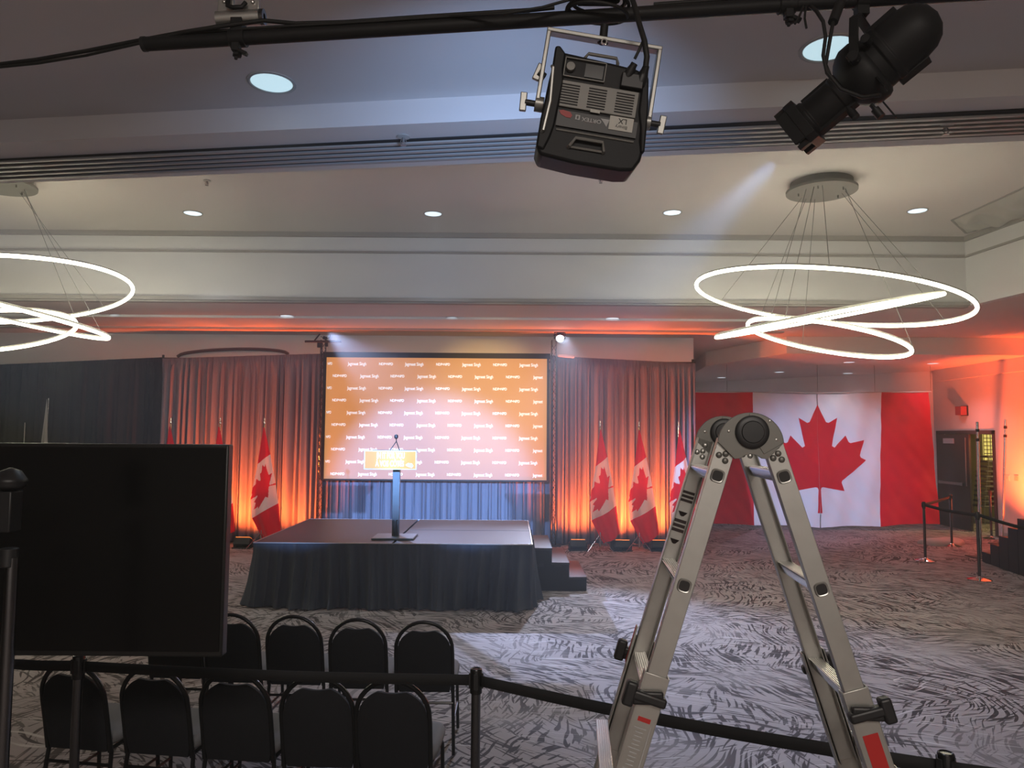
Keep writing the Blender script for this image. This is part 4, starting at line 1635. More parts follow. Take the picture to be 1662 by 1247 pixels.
hingeC = Vector((hn.x, hn.y, zh))
DX = .030                                    # rails start beside the hinge centre
for sgn, nm_ in ((-1, 'left'), (1, 'right')):
    dn, ac = side_frame(sgn)
    o0 = hingeC + ac * .050
    # inner rails: channels
    for k, off in ((0, 0.0), (1, wid)):
        m = MB()
        base = o0 + ax * off
        s0_, s1_ = .035, 1.05
        m.beam(base + dn * s0_ - ac * 0, base + dn * s1_, RW, .004, up=ax)
        inn = ax * (.013 if k == 0 else -.013)
        for q_ in (-1, 1):
            m.beam(base + dn * s0_ + ac * (q_ * (RW / 2 - .002)) + inn, base + dn * s1_ + ac * (q_ * (RW / 2 - .002)) + inn, .004, .028, up=ax)
        m.build('inner_rail', 'brushed', ld, bevel=.0015)
        # outer rails (wider sleeves) from lower down to the floor
        m = MB()
        ob = base + ax * (-.006 if k == 0 else .006)
        s2, s3 = .69 + .02 * (sgn > 0), LEG - .012
        m.beam(ob + dn * s2, ob + dn * s3, RW + .014, .004, up=ax)
        for q_ in (-1, 1):
            m.beam(ob + dn * s2 + ac * (q_ * (RW / 2 + .006)) + inn * 1.2, ob + dn * s3 + ac * (q_ * (RW / 2 + .006)) + inn * 1.2, .004, .036, up=ax)
        outer = m.build('outer_rail', 'brushed', ld, bevel=.0015)
        MB().beam(ob + dn * (s3 - .09), ob + dn * (s3 + .0), RW + .03, .03, up=ax).build('rubber_foot', 'black_rubber', outer, bevel=.004)
        # lock lever where the sleeve begins
        face = -ax if k == 0 else ax
        m = MB()
        lv = ob + dn * (s2 + .06) + face * .012
        m.beam(lv - ac * .040, lv + ac * .062, .026, .03, up=ax)
        m.beam(lv + ac * .058 - dn * .03, lv + ac * .058 + dn * .035, .03, .034, up=ax)
        m.beam(lv - ac * .03 - dn * .012, lv + ac * .05 + dn * .012, .036, .018, up=ax)
        m.build('lock_lever', 'black_plastic', outer, bevel=.007, seg=3)
        # labels on the sleeves
        if k == 0:
            m = MB()
            l0 = ob + dn * (s2 + .115) + face * .0028
            if sgn > 0:
                m.beam(l0 + dn * .0, l0 + dn * .50, .040, .001, up=ax)
                m.build('red_sticker', 'red_label', outer)
            else:
                m.beam(l0 + dn * .0, l0 + dn * .012, .034, .001, up=ax)
                m.build('red_sticker', 'red_label', outer)
                m = MB()
                for j in range(22):
                    ln_ = .020 if j % 5 else .032
                    c_ = l0 + dn * (.03 + j * .011)
                    m.beam(c_ - ac * (ln_ / 2 - .004), c_ + ac * (ln_ / 2 + .004), .0025, .001, up=ax)
                m.beam(l0 + dn * .02 - ac * .022, l0 + dn * .30 - ac * .022, .0018, .001, up=ax)
                m.build('scale_sticker', 'grey_print', outer)
        elif sgn < 0:
            m = MB()
            l0 = ob + dn * (s2 - .005) + face * .0 - ax * .018 - ac * .0
            m2 = MB()
            e_ = ob + dn * (s2 + .0) - ac * .0
    # plates with rivets at the top of each inner rail, near and far side
    for k, off in ((0, 0.0), (1, wid)):
        face = -ax if k == 0 else -ax
        base = o0 + ax * off + face * .004
        m = MB()
        for (da, dd) in ((.006, .052), (.004, .072), (-.012, .080), (.008, .090)):
            c_ = base + dn * dd + ac * (da * sgn * (1 if sgn > 0 else 1))
            m.lathe([(.0001, .004), (.004, .0035), (.0075, .0015), (.0085, 0), (.0085, -.003)], Matrix.Translation(c_) @ (face).to_track_quat('Z', 'Y').to_matrix().to_4x4(), n=16)
        m.build('rivets', 'hinge_grey' if k == 0 else 'brushed', ld)
    # rungs
    for i, s in enumerate((.135, .443, .750)):
        m = MB()
        a_, b2 = o0 + dn * s - ax * .003, o0 + dn * s + ax * (wid + .003)
        # tread: flat top, sloping underside, ridges
        up_ = Vector((0, 0, 1))
        outd = sx_ * sgn
        prof = [(-.020, .014), (.020, .014), (.020, .008), (.010, -.016), (-.010, -.016), (-.020, .008)]
        a2_, b3 = o0 + dn * s + ax * .004, o0 + dn * s + ax * (wid - .004)
        va = [a2_ + outd * x + up_ * z for x, z in prof]
        vb = [b3 + outd * x + up_ * z for x, z in prof]
        n = len(prof)
        m.add(va + vb, [(j, (j + 1) % n, n + (j + 1) % n, n + j) for j in range(n)])
        for j in range(6):
            x = -.016 + .0064 * j
            m.beam(a2_ + outd * x + up_ * .0150, b3 + outd * x + up_ * .0150, .0028, .0025)
        rung = m.build('rung', 'bright_aluminium', ld, bevel=.001)
        # flared end of the rung on the near rail's outer face
        Mq = Matrix.Translation(a_) @ (-ax).to_track_quat('Z', 'Y').to_matrix().to_4x4() @ Matrix.Rotation(ANG * sgn, 4, 'Z')
        m = MB()
        sq = lambda r_, k_: [(r_ * math.copysign(abs(math.cos(t_)) ** k_, math.cos(t_)), r_ * math.copysign(abs(math.sin(t_)) ** k_, math.sin(t_))) for t_ in [2 * PI * j / 32 for j in range(32)]]
        rings = [(.0185, .0005), (.0165, .004), (.014, .003)]
        vs_ = []
        for r_, h_ in rings:
            vs_ += [Mq @ Vector((x, y, h_)) for x, y in sq(r_, .62)]
        fs = []
        for li in range(2):
            for j in range(32):
                fs.append((li * 32 + j, li * 32 + (j + 1) % 32, (li + 1) * 32 + (j + 1) % 32, (li + 1) * 32 + j))
        m.add(vs_, fs)
        m.build('rung_flare', 'brushed', rung)
        m = MB()
        m.add([Mq @ Vector((x, y, .0024)) for x, y in sq(.0142, .62)], [tuple(range(32))])
        m.build('rung_hole', 'slot_dark', rung)
    # outer section rungs, wider, seen just under the sleeves and lower
    for s in (.99, 1.30, 1.61, 1.92):
        m = MB()
        e_ = o0 + dn * s + ac * (.045)
        a2_, b3 = e_ - ax * .01, e_ + ax * (wid + .01)
        up_ = Vector((0, 0, 1))
        outd = sx_ * sgn
        prof = [(-.016, .014), (.022, .014), (.022, .006), (.008, -.018), (-.010, -.018), (-.016, .006)]
        n = len(prof)
        va = [a2_ + outd * x + up_ * z for x, z in prof]
        vb = [b3 + outd * x + up_ * z for x, z in prof]
        m.add(va + vb, [(j, (j + 1) % n, n + (j + 1) % n, n + j) for j in range(n)] + [tuple(reversed(range(n))), tuple(range(n, 2 * n))])
        for j in range(6):
            x = -.012 + .0064 * j
            m.beam(a2_ + outd * x + up_ * .0150, b3 + outd * x + up_ * .0150, .0028, .0025)
        m.build('rung', 'bright_aluminium', ld, bevel=.001)
# hinges
for k, off in ((0, 0.0), (1, wid)):
    c = hingeC + ax * (off - (.008 if k == 0 else -.002))
    Mh = Matrix((( sx_.x, 0, -ax.x, c.x), (sx_.y, 0, -ax.y, c.y), (sx_.z, 1, -ax.z, c.z), (0, 0, 0, 1)))
    m = MB()
    u_ = LN_Y / F                            # outline measured in photo pixels round the hinge axis
    pol = [(52 * math.cos(a_), -17 + 51 * math.sin(a_)) for a_ in [R(3 + 174 * i / 28) for i in range(29)]]
    pol += [(-46, -20), (-26, -41), (-17, -40), (-10, -35), (0, -33), (10, -35), (17, -40), (26, -41), (46, -20)]
    m.prism([(x * u_, y * u_) for x, y in pol], -.006, .004, Mh)
    # raised ring of the right cheek
    m.prism([(x * u_, y * u_) for x, y in [(51 * math.cos(R(a_)), -17 + 50 * math.sin(R(a_))) for a_ in range(4, 100, 8)] + [(-4, 20), (8, -14), (20, -33), (44, -19)]], .004, .0058, Mh)
    hg = m.build('hinge', 'hinge_grey', ld, bevel=.0025)
    m = MB().lathe([(.0001, .016), (.028, .0155), (.030, .0125), (.040, .012), (.044, .009), (.045, .0)], Mh @ Matrix.Translation((.003, .004, .003)), n=48)
    m.build('hinge_knob', 'black_plastic', hg)
    m = MB()
    for (x, z) in ((-.058, .006), (.066, -.016), (.050, .034)):
        m.lathe([(.0001, .004), (.003, .003), (.004, 0), (.004, -.002)], Mh @ Matrix.Translation((x, z, .004)), n=12)
    m.build('pins', 'brushed', hg)
MB().cyl(hingeC, hingeC + ax * wid, .012, n=16).build('hinge_axle', 'brushed', ld)
# printed arrows on the inside of the far left rail
dn, ac = side_frame(-1)
m = MB()
fl0 = hingeC + ac * .050 + ax * (wid - .0035)
Mx = lambda s_, a_: Matrix((( ac.x, -dn.x, -ax.x, 0), (ac.y, -dn.y, -ax.y, 0), (ac.z, -dn.z, -ax.z, 0), (0, 0, 0, 1)))
for (s_, sz_, kind) in ((.225, .040, 'txt'), (.275, .03, 'up'), (.320, .045, 'txt'), (.365, .03, 'dn')):
    c = fl0 + dn * s_
    Mt = Matrix.Translation(c) @ Mx(0, 0)
    if kind == 'txt':
        for j in range(3):
            m.prism([(-.019, -sz_ / 2 + j * sz_ / 3 + .002), (.019, -sz_ / 2 + j * sz_ / 3 + .002), (.019, -sz_ / 2 + (j + 1) * sz_ / 3 - .003), (-.019, -sz_ / 2 + (j + 1) * sz_ / 3 - .003)], 0, .0006, Mt)
    else:
        s2_ = -1 if kind == 'up' else -1
        m.prism([(-.005, .014 * -s2_ * -1), (.005, .014 * -s2_ * -1), (.005, 0), (.015, 0), (0, -.016), (-.015, 0), (-.005, 0)], 0, .0006, Mt)
m.build('arrow_print', 'ladder_print', ld)
# red and white warning sticker on the far left sleeve
m = MB()
c = hingeC + ac * .084 + ax * (wid - .01) + dn * .72
m.beam(c - dn * .06, c + dn * .06, .03, .003, up=ac, mi=1)
m.beam(c - dn * .06 + ax * .012 + ac * .001, c + dn * .06 + ax * .012 + ac * .001, .012, .003, up=ac, mi=0)
m.build('warning_sticker', ['red_label', 'sticker_white'], ld)

# ------------------------------------------------------------------ lighting pipe
PYD = 2.38
g0, g1 = PY(232, 72, PYD + .12), PY(1700, -18, PYD - .02)
pipe = thing('lighting_pipe', 'black lighting pipe crossing the top of the picture', 'pipe', tuple((g0 + g1) / 2))
gd = (g1 - g0)
MB().cyl(g0, g1, .024, n=20).build('tube', 'black_metal', pipe)
MB().cyl(g0 - gd.normalized() * .001, g0 + gd.normalized() * .012, .0255, n=20).build('end_cap', 'black_plastic', pipe)


def on_pipe(px):
    best = None
    for i in range(401):
        p_ = g0 + gd * (i / 400)
        d_ = p_ - CAM
        x_ = 831 + F * d_.dot(_r) / d_.dot(_f)
        if best is None or abs(x_ - px) < best[0]:
            best = (abs(x_ - px), p_)
    return best[1]


def pipe_clamp(px, lb, chrome=True):
    c_ = on_pipe(px)
    t_ = thing('pipe_clamp', lb, 'clamp', tuple(c_), group='pipe clamps')
    gx = gd.normalized()
    m_ = MB()
    m_.tube([c_ - gx * .028, c_ + gx * .028], .031, 18)
    m_.box(c_ + Vector((.0, -.012, -.040)), (.026, .03, .03))
    m_.box(c_ + Vector((.012, -.015, -.052)), (.06, .02, .012), Matrix.Rotation(R(25), 3, 'Y'))
    m_.cyl(c_ + Vector((.0, -.012, -.03)), c_ + Vector((0, -.012, -.082)), .006, n=8)
    m_.box(c_ + Vector((0, .0, .04)), (.04, .05, .05))
    m_.build('clamp_body', 'black_metal', t_, bevel=.003)
    m_ = MB().lathe([(.0001, .008), (.008, .008), (.016, .0), (.016, -.008), (.006, -.01)], Matrix.Translation(c_ + Vector((0.004, -.012, -.062))), n=6)
    m_.build('wing_nut', 'black_metal', t_)
    if chrome:
        m_ = MB()
        z = .068
        m_.cyl(c_ + Vector((-.075, 0, z)) , c_ + Vector((.075, 0, z + .01)), .026, n=20)
        m_.build('short_tube', 'brushed', t_)
        MB().lathe([(.012, 0), (.027, 0), (.027, .012), (.012, .012)], Matrix.Translation(c_ + Vector((.078, 0, z + .01))) @ Matrix.Rotation(PI / 2, 4, 'Y'), n=20, caps=False).build('tube_end', 'dark_chrome', t_)
        m_ = MB()
        for s in (-1, 1):
            m_.box(c_ + Vector((s * .045, 0.0, z + .060)), (.055, .012, .075))
        m_.box(c_ + Vector((0, .004, z + .125)), (.15, .03, .06))
        m_.build('hanger_plates', 'brushed', t_, bevel=.003)
        m_ = MB()
        for s in (-1, 1):
            m_.lathe([(.0001, .008), (.006, .006), (.008, 0)], Matrix.Translation(c_ + Vector((s * .05, -.007, z + .06))) @ Matrix.Rotation(PI / 2, 4, 'X'), n=6)
        m_.build('bolts', 'chrome', t_)
        MB().tube([c_ + Vector((-.03, -.02, z + .09)), c_ + Vector((-.03, -.025, z + .035)), c_ + Vector((-.01, -.027, z + .028)), c_ + Vector((.02, -.026, z + .03)), c_ + Vector((.03, -.02, z + .05))], .008, 8).build('hook', 'black_metal', t_)
        MB().cyl(c_ + Vector((0, .004, z + .15)), (c_.x, c_.y + .004, ZA), .012, n=10).build('drop_rod', 'steel_bar', t_)
    return c_


pipe_clamp(386, 'steel hanger clamp holding the left end of the lighting pipe')
pipe_clamp(1277, 'small black clamp on the pipe left of the profile spotlight', False)
pipe_clamp(1700, 'steel hanger clamp beyond the right edge of the picture')

# cables
up3 = Vector((0, 0, 1))
cb = thing('cable_bundle', 'black cable bundle lying along the top of the lighting pipe and looping off left', 'cable', tuple(on_pipe(600)))
q0 = [PY(-30, 108, 2.62), PY(60, 97, 2.58), PY(140, 83, 2.55), PY(225, 66, 2.52), PY(300, 52, 2.47), PY(350, 44, 2.45)]
ctl = [on_pipe(x) + up3 * h - Vector((0, .012, 0)) for x, h in ((430, .052), (480, .034), (560, .028), (680, .030), (780, .030), (860, .030), (900, .034))]
m = MB().tube(q0 + ctl, .0075, 8)
m.build('thick_cable', 'cable_black', cb, smooth=80)
q1 = [PY(-30, 112, 2.60), PY(60, 103, 2.57), PY(140, 90, 2.54), PY(228, 70, 2.50)]
m = MB().tube(q1 + [on_pipe(x) + up3 * h + Vector((0, -.02, 0)) for x, h in ((300, .02), (430, .022), (600, .02), (860, .022))], .005, 8)
m.build('thin_cable', 'cable_black', cb, smooth=80)
m = MB().tube([on_pipe(700) + up3 * .035, PY(820, 22, 2.36), PY(880, 12, 2.36), PY(930, -2, 2.36), PY(960, -14, 2.36)], .005, 8)
m.tube([on_pipe(1060) + up3 * .03, on_pipe(1180) + up3 * .032, on_pipe(1400) + up3 * .03, on_pipe(1640) + up3 * .03], .007, 8)
m.build('branch_cable', 'cable_black', cb, smooth=80)
# coil above the LED panel
cc = on_pipe(968) + Vector((0, -.02, .012))
m = MB()
for k, (ra, dz) in enumerate(((.098, .018), (.105, .006), (.09, .03), (.10, -.012), (.07, .04))):
    m.tube([cc + Vector((ra * math.cos(2 * PI * i / 40), .6 * ra * math.sin(2 * PI * i / 40), dz + .012 * math.cos(2 * PI * i / 40 + k))) for i in range(40)], .006, 8, closed=True)
m.box(cc + Vector((0, 0, .055)), (.13, .06, .05))
tag(m.build('cable_coil', 'cable_black', smooth=80), 'coil of black cable tied on the pipe above the LED panel', 'cable')

# ------------------------------------------------------------------ LED panel light
fc_ = PY(962, 188, 2.30)
pn = thing('led_panel_light', 'black LED panel light in a silver yoke hanging upside down from the pipe', 'stage light', tuple(fc_), rot=(R(5), R(8.5), R(2)))
S = 2.14 / F


def L3(x, y, z):
    return (x * S, y, z * S)


m = MB()
# body outline in the x-z plane, units: photo pixels from the centre
out = [(-74, 92), (-84, 84), (-88, 40), (-92, -40), (-92, -78), (-84, -92), (-20, -97), (60, -97), (84, -93), (94, -74), (96, -56), (90, -40), (88, 30), (86, 66), (80, 78), (60, 84), (0, 88)]
Mxz = Matrix(((S, 0, 0, 0), (0, 0, 1, 0), (0, S, 0, 0), (0, 0, 0, 1)))
m.prism(out, -.05, .10, Mxz)
body = m.build('body', 'fixture_black', pn, local=True, bevel=.010, seg=3)
m = MB()
m.prism([(-86, 98), (-78, 100), (-66, 88), (-66, 60), (-62, 40), (-66, -40), (-70, -60), (-78, -84), (-92, -80), (-92, -30), (-86, 40)], -.058, -.03, Mxz)
m.build('corner_bumper', 'fixture_black', body, local=True, bevel=.006)
m = MB()
m.prism([(84, 72), (78, 74), (74, 60), (76, 10), (84, -20), (90, -60), (98, -60), (96, -30), (92, 20)], -.058, -.03, Mxz)
m.build('corner_bumper', 'fixture_black', body, local=True, bevel=.006)
MB().prism([(-64, 42), (72, 42), (72, -4), (-64, -4)], -.058, -.045, Mxz).build('vent_plate', 'fixture_grey', body, local=True, bevel=.002)
m = MB()
for g in (-48, 0, 49):
    for j in range(8):
        z = 36 - j * 4.7
        m.prism([(g - 16, z), (g + 16, z), (g + 16, z - 2.3), (g - 16, z - 2.3)], -.0592, -.055, Mxz)
m.build('vent_slots', 'slot_dark', body, local=True, smooth=0)
m = MB()
m.prism([(-65, 82), (8, 82), (8, 80.6), (-65, 80.6)], -.060, -.045, Mxz)
m.prism([(-65, 50), (8, 50), (8, 48.6), (-65, 48.6)], -.060, -.045, Mxz)
m.prism([(-65, 82), (-63.6, 82), (-63.6, 48.6), (-65, 48.6)], -.060, -.045, Mxz)
m.prism([(6.6, 82), (8, 82), (8, 48.6), (6.6, 48.6)], -.060, -.045, Mxz)
m.build('control_frame', 'fixture_grey', body, local=True)
MB().prism([(-28, 77), (4, 77), (4, 54), (-28, 54)], -.054, -.045, Mxz).build('display', 'tv_glass', body, local=True)
MB().lathe([(.0001, .016), (.013, .015), (.015, .010), (.015, 0)], Matrix.Translation(L3(-54, -.05, 66)) @ Matrix.Rotation(PI / 2, 4, 'X'), n=24).build('dial', 'fixture_grey', body, local=True)
# printing is upside down because the fixture hangs inverted
Mtx = lambda x, z, y=-.0585: Matrix.Translation(L3(x, y, z)) @ Matrix.Rotation(PI / 2, 4, 'X') @ Matrix.Rotation(PI, 4, 'Z')
m = MB().prism([(-64, -10), (78, -10), (78, -38), (-64, -38)], -.0575, -.045, Mxz)
m.build('name_strip', 'black_plastic', body, local=True)
m = MB()
m.text('ORTEX', Mtx(-3, -20), .0165, .02, sx=1.15)
m.prism([(-2 + 14, -14), (28, -14), (24, -27), (18, -20)], -.0590, -.0575, Mxz)
m.prism([(-32, -14.5), (-24, -14.5), (-24, -23), (-32, -23)], -.0588, -.0575, Mxz)
m.build('lettering', 'grey_print', body, local=True, smooth=0)
m = MB().text('8', Mtx(-28, -18.7, -.0593), .012, .02)
m.build('number', 'black_print', body, local=True, smooth=0)
MB().prism([(-62, -12), (-55, -10), (-42, -12), (-38, -17), (-40, -22), (-48, -22), (-58, -18)], -.0592, -.0575, Mxz).build('red_badge', 'red_badge', body, local=True)
MB().prism([(-8, -1), (9, -1), (9, -6), (-8, -6)], -.0596, -.0575, Mxz).build('small_label', 'sticker_white', body, local=True)
MB().prism([(28, -6), (70, -6), (70, -30), (28, -30)], -.0600, -.0575, Mxz).build('sticker', 'sticker_white', body, local=True)
m = MB()
m.text('Binary', Mtx(50, -23.5, -.0604), .0150, .008)
m.text('LX', Mtx(51, -13, -.0604), .0230, .014)
m.build('sticker_print', 'black_print', body, local=True, smooth=0)
m = MB().tube([L3(-62, -.052, -44), L3(76, -.052, -44)], .0035, 8)
m.build('ridge', 'fixture_grey', body, local=True)
m = MB()
m.tube([L3(-36, -.05, -72), L3(-34, -.062, -70), L3(-26, -.066, -56), L3(22, -.066, -56), L3(26, -.062, -70), L3(26, -.05, -72)], .0055, 8)
m.tube([L3(-34, -.055, -71), L3(26, -.055, -71)], .004, 8)
m.build('lower_handle', 'fixture_grey', body, local=True)
m = MB()
m.tube([L3(-34, -.02, 82), L3(-32, -.03, 90), L3(-26, -.035, 99), L3(24, -.035, 99), L3(28, -.03, 92), L3(28, -.02, 80)], .0055, 8)
m.build('upper_handle', 'fixture_grey', body, local=True)
m = MB()
m.tube([L3(-86, -.055, 62), L3(-84, -.066, 58), L3(-80, -.066, 0), L3(-84, -.066, -52), L3(-86, -.055, -54)], .006, 8)
m.build('side_handle', 'yoke_silver', body, local=True)
# yoke
m = MB()
hw = 101
m.tube([], .01) if False else None
for s in (-1, 1):
    m.beam(L3(s * (hw + 1), .02, 2), L3(s * hw, .02, 138), .014, .040, up=(0, 1, 0))
m.beam(L3(-hw - 4, .02, 140), L3(hw + 4, .02, 140), .040, .014, up=(0, 0, 1))
m.build('yoke', 'yoke_silver', pn, local=True, bevel=.003)
for s, x, z in ((-1, -106, 8), (1, 106, 8)):
    MB().cyl(L3(s * 90, .02, 8), L3(s * 106, .02, 8), .024, n=20).build('pivot', 'yoke_silver', pn, local=True, bevel=.002)
    MB().cyl(L3(x, .02, z), L3(x + s * 18, .02, z), .010, n=12).build('knob_stem', 'black_plastic', pn, local=True)
for s, x, z in ((-1, -106, 8), (1, 106, 8)):
    MB().beam(L3(x + s * 20, .02, z - 17), L3(x + s * 22, .02, z + 17), .014, .022, up=(1, 0, 0)).build('tee_handle', 'yoke_silver', pn, local=True, bevel=.003)
MB().beam(L3(-112, .03, 52), L3(-104, .03, 82), .014, .024, up=(1, 0, 0)).build('tee_handle', 'yoke_silver', pn, local=True, bevel=.003)
m = MB().cyl(L3(-96, .03, 60), L3(-108, .03, 66), .013, n=12)
m.build('brake_knob', 'black_plastic', pn, local=True)
# hanging stud and clamp
m = MB().cyl(L3(-2, .02, 134), L3(-4, .02, 168), .013, n=14)
m.lathe([(.012, 0), (.018, .0), (.018, .012), (.012, .012)], Matrix.Translation(L3(-2, .02, 136)), n=16)
m.build('hanging_stud', 'black_metal', pn, local=True)
MB().lathe([(.006, 0), (.010, .0), (.010, .006), (.006, .006)], Matrix.Translation(L3(-1, -.0, 132.5)) @ Matrix.Rotation(PI / 2, 4, 'X'), n=16, caps=False).build('eyelet', 'chrome', pn, local=True)
m = MB()
m.lathe([(.015, 0), (.015, .035), (.011, .05), (.011, .06)], Matrix.Translation(L3(44, -.05, 58)) @ Euler((R(25), R(20), 0)).to_matrix().to_4x4(), n=14)
m.lathe([(.018, 0), (.018, .03), (.012, .05), (.010, .065)], Matrix.Translation(L3(70, -.05, 54)) @ Euler((R(15), R(10), 0)).to_matrix().to_4x4(), n=14)
m.box(L3(56, -.055, 58), (.07, .03, .045))
m.build('plugs', 'black_plastic', pn, local=True, bevel=.003)
MB().box((0, .102, 0), (.30, .006, .30)).build('light_face', 'sticker_white', pn, local=True)
# power cable from the panel up to the pipe
cbl = thing('panel_cable', 'black cable loop between the LED panel plugs and the pipe', 'cable', tuple(PY(1040, 60, 2.2)))
m = MB().tube([PY(1048, 108, 2.19), PY(1050, 92, 2.18), PY(1046, 66, 2.18), PY(1038, 40, 2.2), PY(1030, 10, 2.24), PY(1020, -20, 2.28)], .009, 8)
m.build('thick_cable', 'cable_black', cbl, smooth=80)
m = MB().tube([PY(1030, 96, 2.19), PY(1036, 84, 2.18), PY(1044, 66, 2.19), PY(1036, 34, 2.22), PY(1027, 5, 2.26), PY(1018, -18, 2.28)], .0045, 8)
m.build('thin_cable', 'cable_black', cbl, smooth=80)

# ------------------------------------------------------------------ profile (ellipsoidal) spotlight
rear = PY(1478, 56, 2.32)
front = PY(1301, 206, 2.55)
axd = (front - rear)
LEN = axd.length
axn = axd.normalized()
side_ = axn.cross(Vector((0, 0, 1))).normalized()
upx = side_.cross(axn).normalized()
Mp = Matrix((( side_.x, upx.x, axn.x, rear.x), (side_.y, upx.y, axn.y, rear.y), (side_.z, upx.z, axn.z, rear.z), (0, 0, 0, 1)))
ps = thing('profile_spotlight', 'black profile spotlight with a blue indicator hanging at the upper right', 'stage light', tuple((rear + front) / 2))
U = LEN / 233.0                              # the body is measured in photo pixels along its axis
R3 = Mp.to_3x3()
lz = lambda pr: [(max(r_ * U, .0005), h_ * U) for r_, h_ in pr]
m = MB().lathe(lz([(0, -52), (22, -47), (38, -36), (48, -20), (52, 0), (53, 40), (56, 42), (56, 54), (53, 56), (54, 76)]), Mp, n=40)
m.box(Mp @ Vector((0, 50 * U, 22 * U)), (46 * U, 14 * U, 60 * U), R3)
m.box(Mp @ Vector((22 * U, -46 * U, 30 * U)), (26 * U, 18 * U, 58 * U), R3)
m.build('lamp_housing', 'black_metal', ps, bevel=.003)
m = MB().lathe(lz([(50, 70), (60, 76), (64, 84), (64, 104), (58, 116), (50, 126), (40, 134)]), Mp, n=40)
m.build('shutter_barrel', 'black_metal', ps)
m = MB().lathe(lz([(38, 120), (38, 150), (36, 152), (36, 206), (40, 210), (40, 224)]), Mp, n=32)
m.box(Mp @ Vector((0, -36 * U, 168 * U)), (22 * U, 10 * U, 92 * U), R3)
m.box(Mp @ Vector((0, 36 * U, 176 * U)), (26 * U, 8 * U, 60 * U), R3)
m.build('lens_tube', 'black_metal', ps, bevel=.002)
m = MB()
Mf = Mp @ Matrix.Rotation(R(12), 4, 'Z')
fr_ = [(-46, -34), (-34, -46), (34, -46), (46, -34), (46, 34), (34, 46), (-34, 46), (-46, 34)]
m.prism([(x * U, y * U) for x, y in fr_], 216 * U, 236 * U, Mf)
for (x, y, a_, b2) in ((-40, 0, 10, 66), (40, 0, 10, 66), (0, 40, 66, 10), (-26, -40, 20, 10), (26, -40, 20, 10)):
    m.box(Mf @ Vector((x * U, y * U, 246 * U)), (a_ * U, b2 * U, 24 * U), Mf.to_3x3())
m.build('colour_frame', 'black_metal', ps, bevel=.002)
MB().lathe(lz([(0, 237), (20, 238), (30, 237)]), Mp, n=24, caps=False).build('lens', 'tv_glass', ps)
for j in range(4):  # glowing slabs imitate light showing through the holder, no lamp there
    MB().box(Mf @ Vector((46.6 * U, (20 - 9 * j) * U, 226 * U)), (1.4 * U, 5 * U, 11 * U), Mf.to_3x3()).build('holder_gap_glow', 'can_light_small', ps)
for (x, y, z, dx, dy, ln_) in ((30, -58, 100, .1, -1, 40), (-40, -48, 84, -.4, -1, 34), (62, 6, 96, 1, .15, 30), (-60, 0, 100, -1, 0, 26)):
    a_ = Mp @ Vector((x * U, y * U, z * U))
    d_ = (R3 @ Vector((dx, dy, 0))).normalized()
    MB().beam(a_, a_ + d_ * ln_ * U, 14 * U, 3 * U, up=axn).build('shutter_handle', 'black_metal', ps, bevel=.001)
for (x, y, z, dx, dy) in ((0, -60, 118, .1, -1), (-8, -34, 150, -.1, -1), (-52, 10, 60, -1, 0)):
    a_ = Mp @ Vector((x * U, y * U, z * U))
    d_ = (R3 @ Vector((dx, dy, 0))).normalized()
    m = MB().cyl(a_, a_ + d_ * 18 * U, 4 * U, n=8)
    m.cyl(a_ + d_ * 12 * U, a_ + d_ * 32 * U, 8 * U, n=12)
    m.build('knob', 'black_plastic', ps)
MB().lathe([(.0001, .004), (.004, .003), (.0045, 0)], Matrix.Translation(Mp @ Vector((26 * U, 12 * U, -42 * U))) @ (-axn).to_track_quat('Z', 'Y').to_matrix().to_4x4(), n=12).build('indicator', 'blue_led', ps)
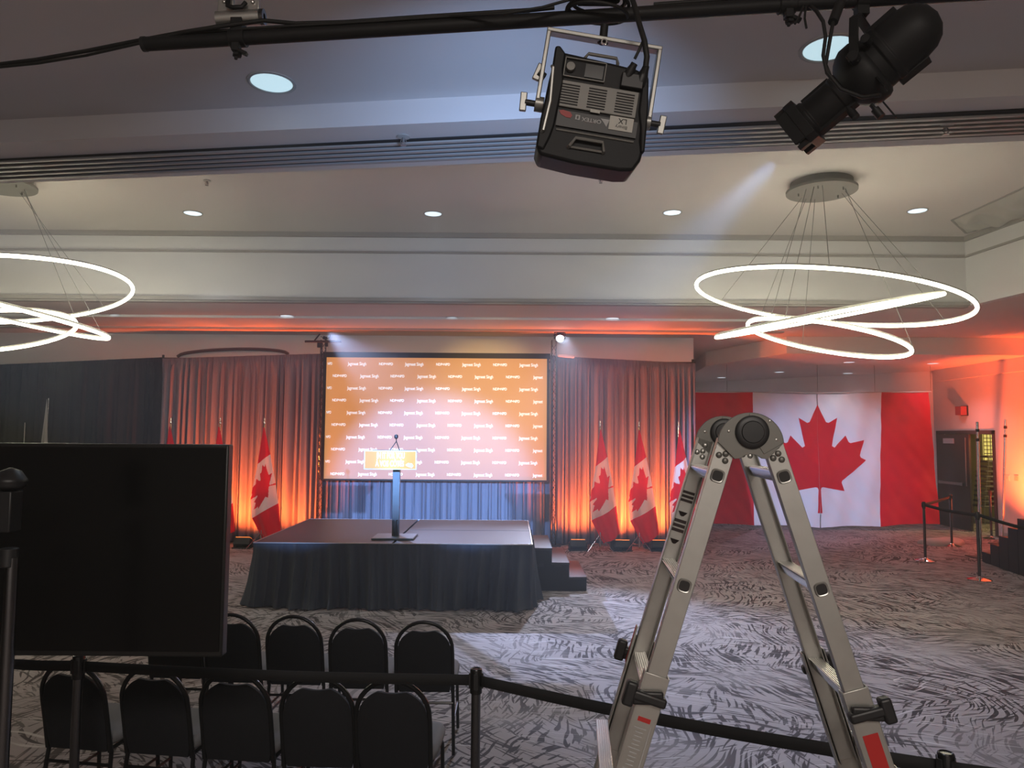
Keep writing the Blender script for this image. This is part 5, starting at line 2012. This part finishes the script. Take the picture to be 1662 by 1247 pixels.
# yoke strap from the clamp round the body
pc_ = on_pipe(1398)
piv = [Mp @ Vector((s * 72 * U, 0, 92 * U)) for s in (-1, 1)]
yt = pc_ + Vector((0, 0, -.075))
m = MB()
pth = [piv[0]]
sd = (piv[1] - piv[0]).normalized()
upy = (yt - (piv[0] + piv[1]) / 2)
upy = (upy - sd * upy.dot(sd))
pth = [piv[0] - upy * .1, piv[0] + upy * .45, piv[0] + upy * .85 + sd * .01, piv[0] + upy * 1.0 + sd * .045, piv[1] + upy * 1.0 - sd * .045, piv[1] + upy * .85 - sd * .01, piv[1] + upy * .45, piv[1] - upy * .1]
for a_, b2 in zip(pth, pth[1:]):
    m.beam(a_, b2 + (b2 - a_).normalized() * .004, .030, .007, up=(sd if (b2 - a_).normalized().dot(sd) < .7 else upy.normalized()))
m.build('yoke', 'black_metal', ps, bevel=.002)
m = MB()
for s, p_ in zip((-1, 1), piv):
    m.cyl(p_ - sd * s * .03, p_ + sd * s * .02, .018, n=12)
m.build('pivot_knobs', 'black_plastic', ps)
ytop = (piv[0] + piv[1]) / 2 + upy
m = MB().tube([pc_ - gd.normalized() * .022, pc_ + gd.normalized() * .022], .031, 16)
m.box(pc_ + Vector((0, 0, -.035)), (.04, .035, .04))
m.cyl(pc_ + Vector((0, 0, -.04)), ytop, .009, n=10)
m.build('hook_clamp', 'black_metal', ps, bevel=.002)
cbl = thing('spotlight_cable', 'black cables hanging from the pipe to the profile spotlight', 'cable', tuple(PY(1340, 60, 2.3)))
m = MB().tube([on_pipe(1310) + Vector((0, -.02, -.02)), PY(1325, 18, 2.28), PY(1336, 35, 2.27), PY(1340, 60, 2.26), PY(1336, 90, 2.25), PY(1342, 118, 2.24), PY(1365, 145, 2.22), PY(1400, 158, 2.2), PY(1430, 154, 2.16)], .006, 8)
m.build('power_cable', 'cable_black', cbl, smooth=80)
m = MB().tube([PY(1362, 8, 2.3), PY(1352, 36, 2.28), PY(1346, 70, 2.26), PY(1340, 105, 2.26), PY(1350, 130, 2.25)], .006, 8)
m.cyl(PY(1364, 4, 2.3), PY(1352, 36, 2.28), .016, n=12)
m.build('data_cable', 'cable_black', cbl, smooth=80)
MB().tube([on_pipe(1300) + Vector((0, -.02, -.02)), PY(1296, 30, 2.3), PY(1290, 39, 2.3)], .004, 6).build('cable_tie', 'cable_black', cbl)
MB().tube([on_pipe(1303) + Vector((0, -.02, -.02)), PY(1306, 30, 2.3), PY(1309, 46, 2.3)], .004, 6).build('cable_tie', 'cable_black', cbl)

print('done', len(bpy.data.objects), 'ZA', round(ZA, 2), 'ZT', round(ZT, 2))
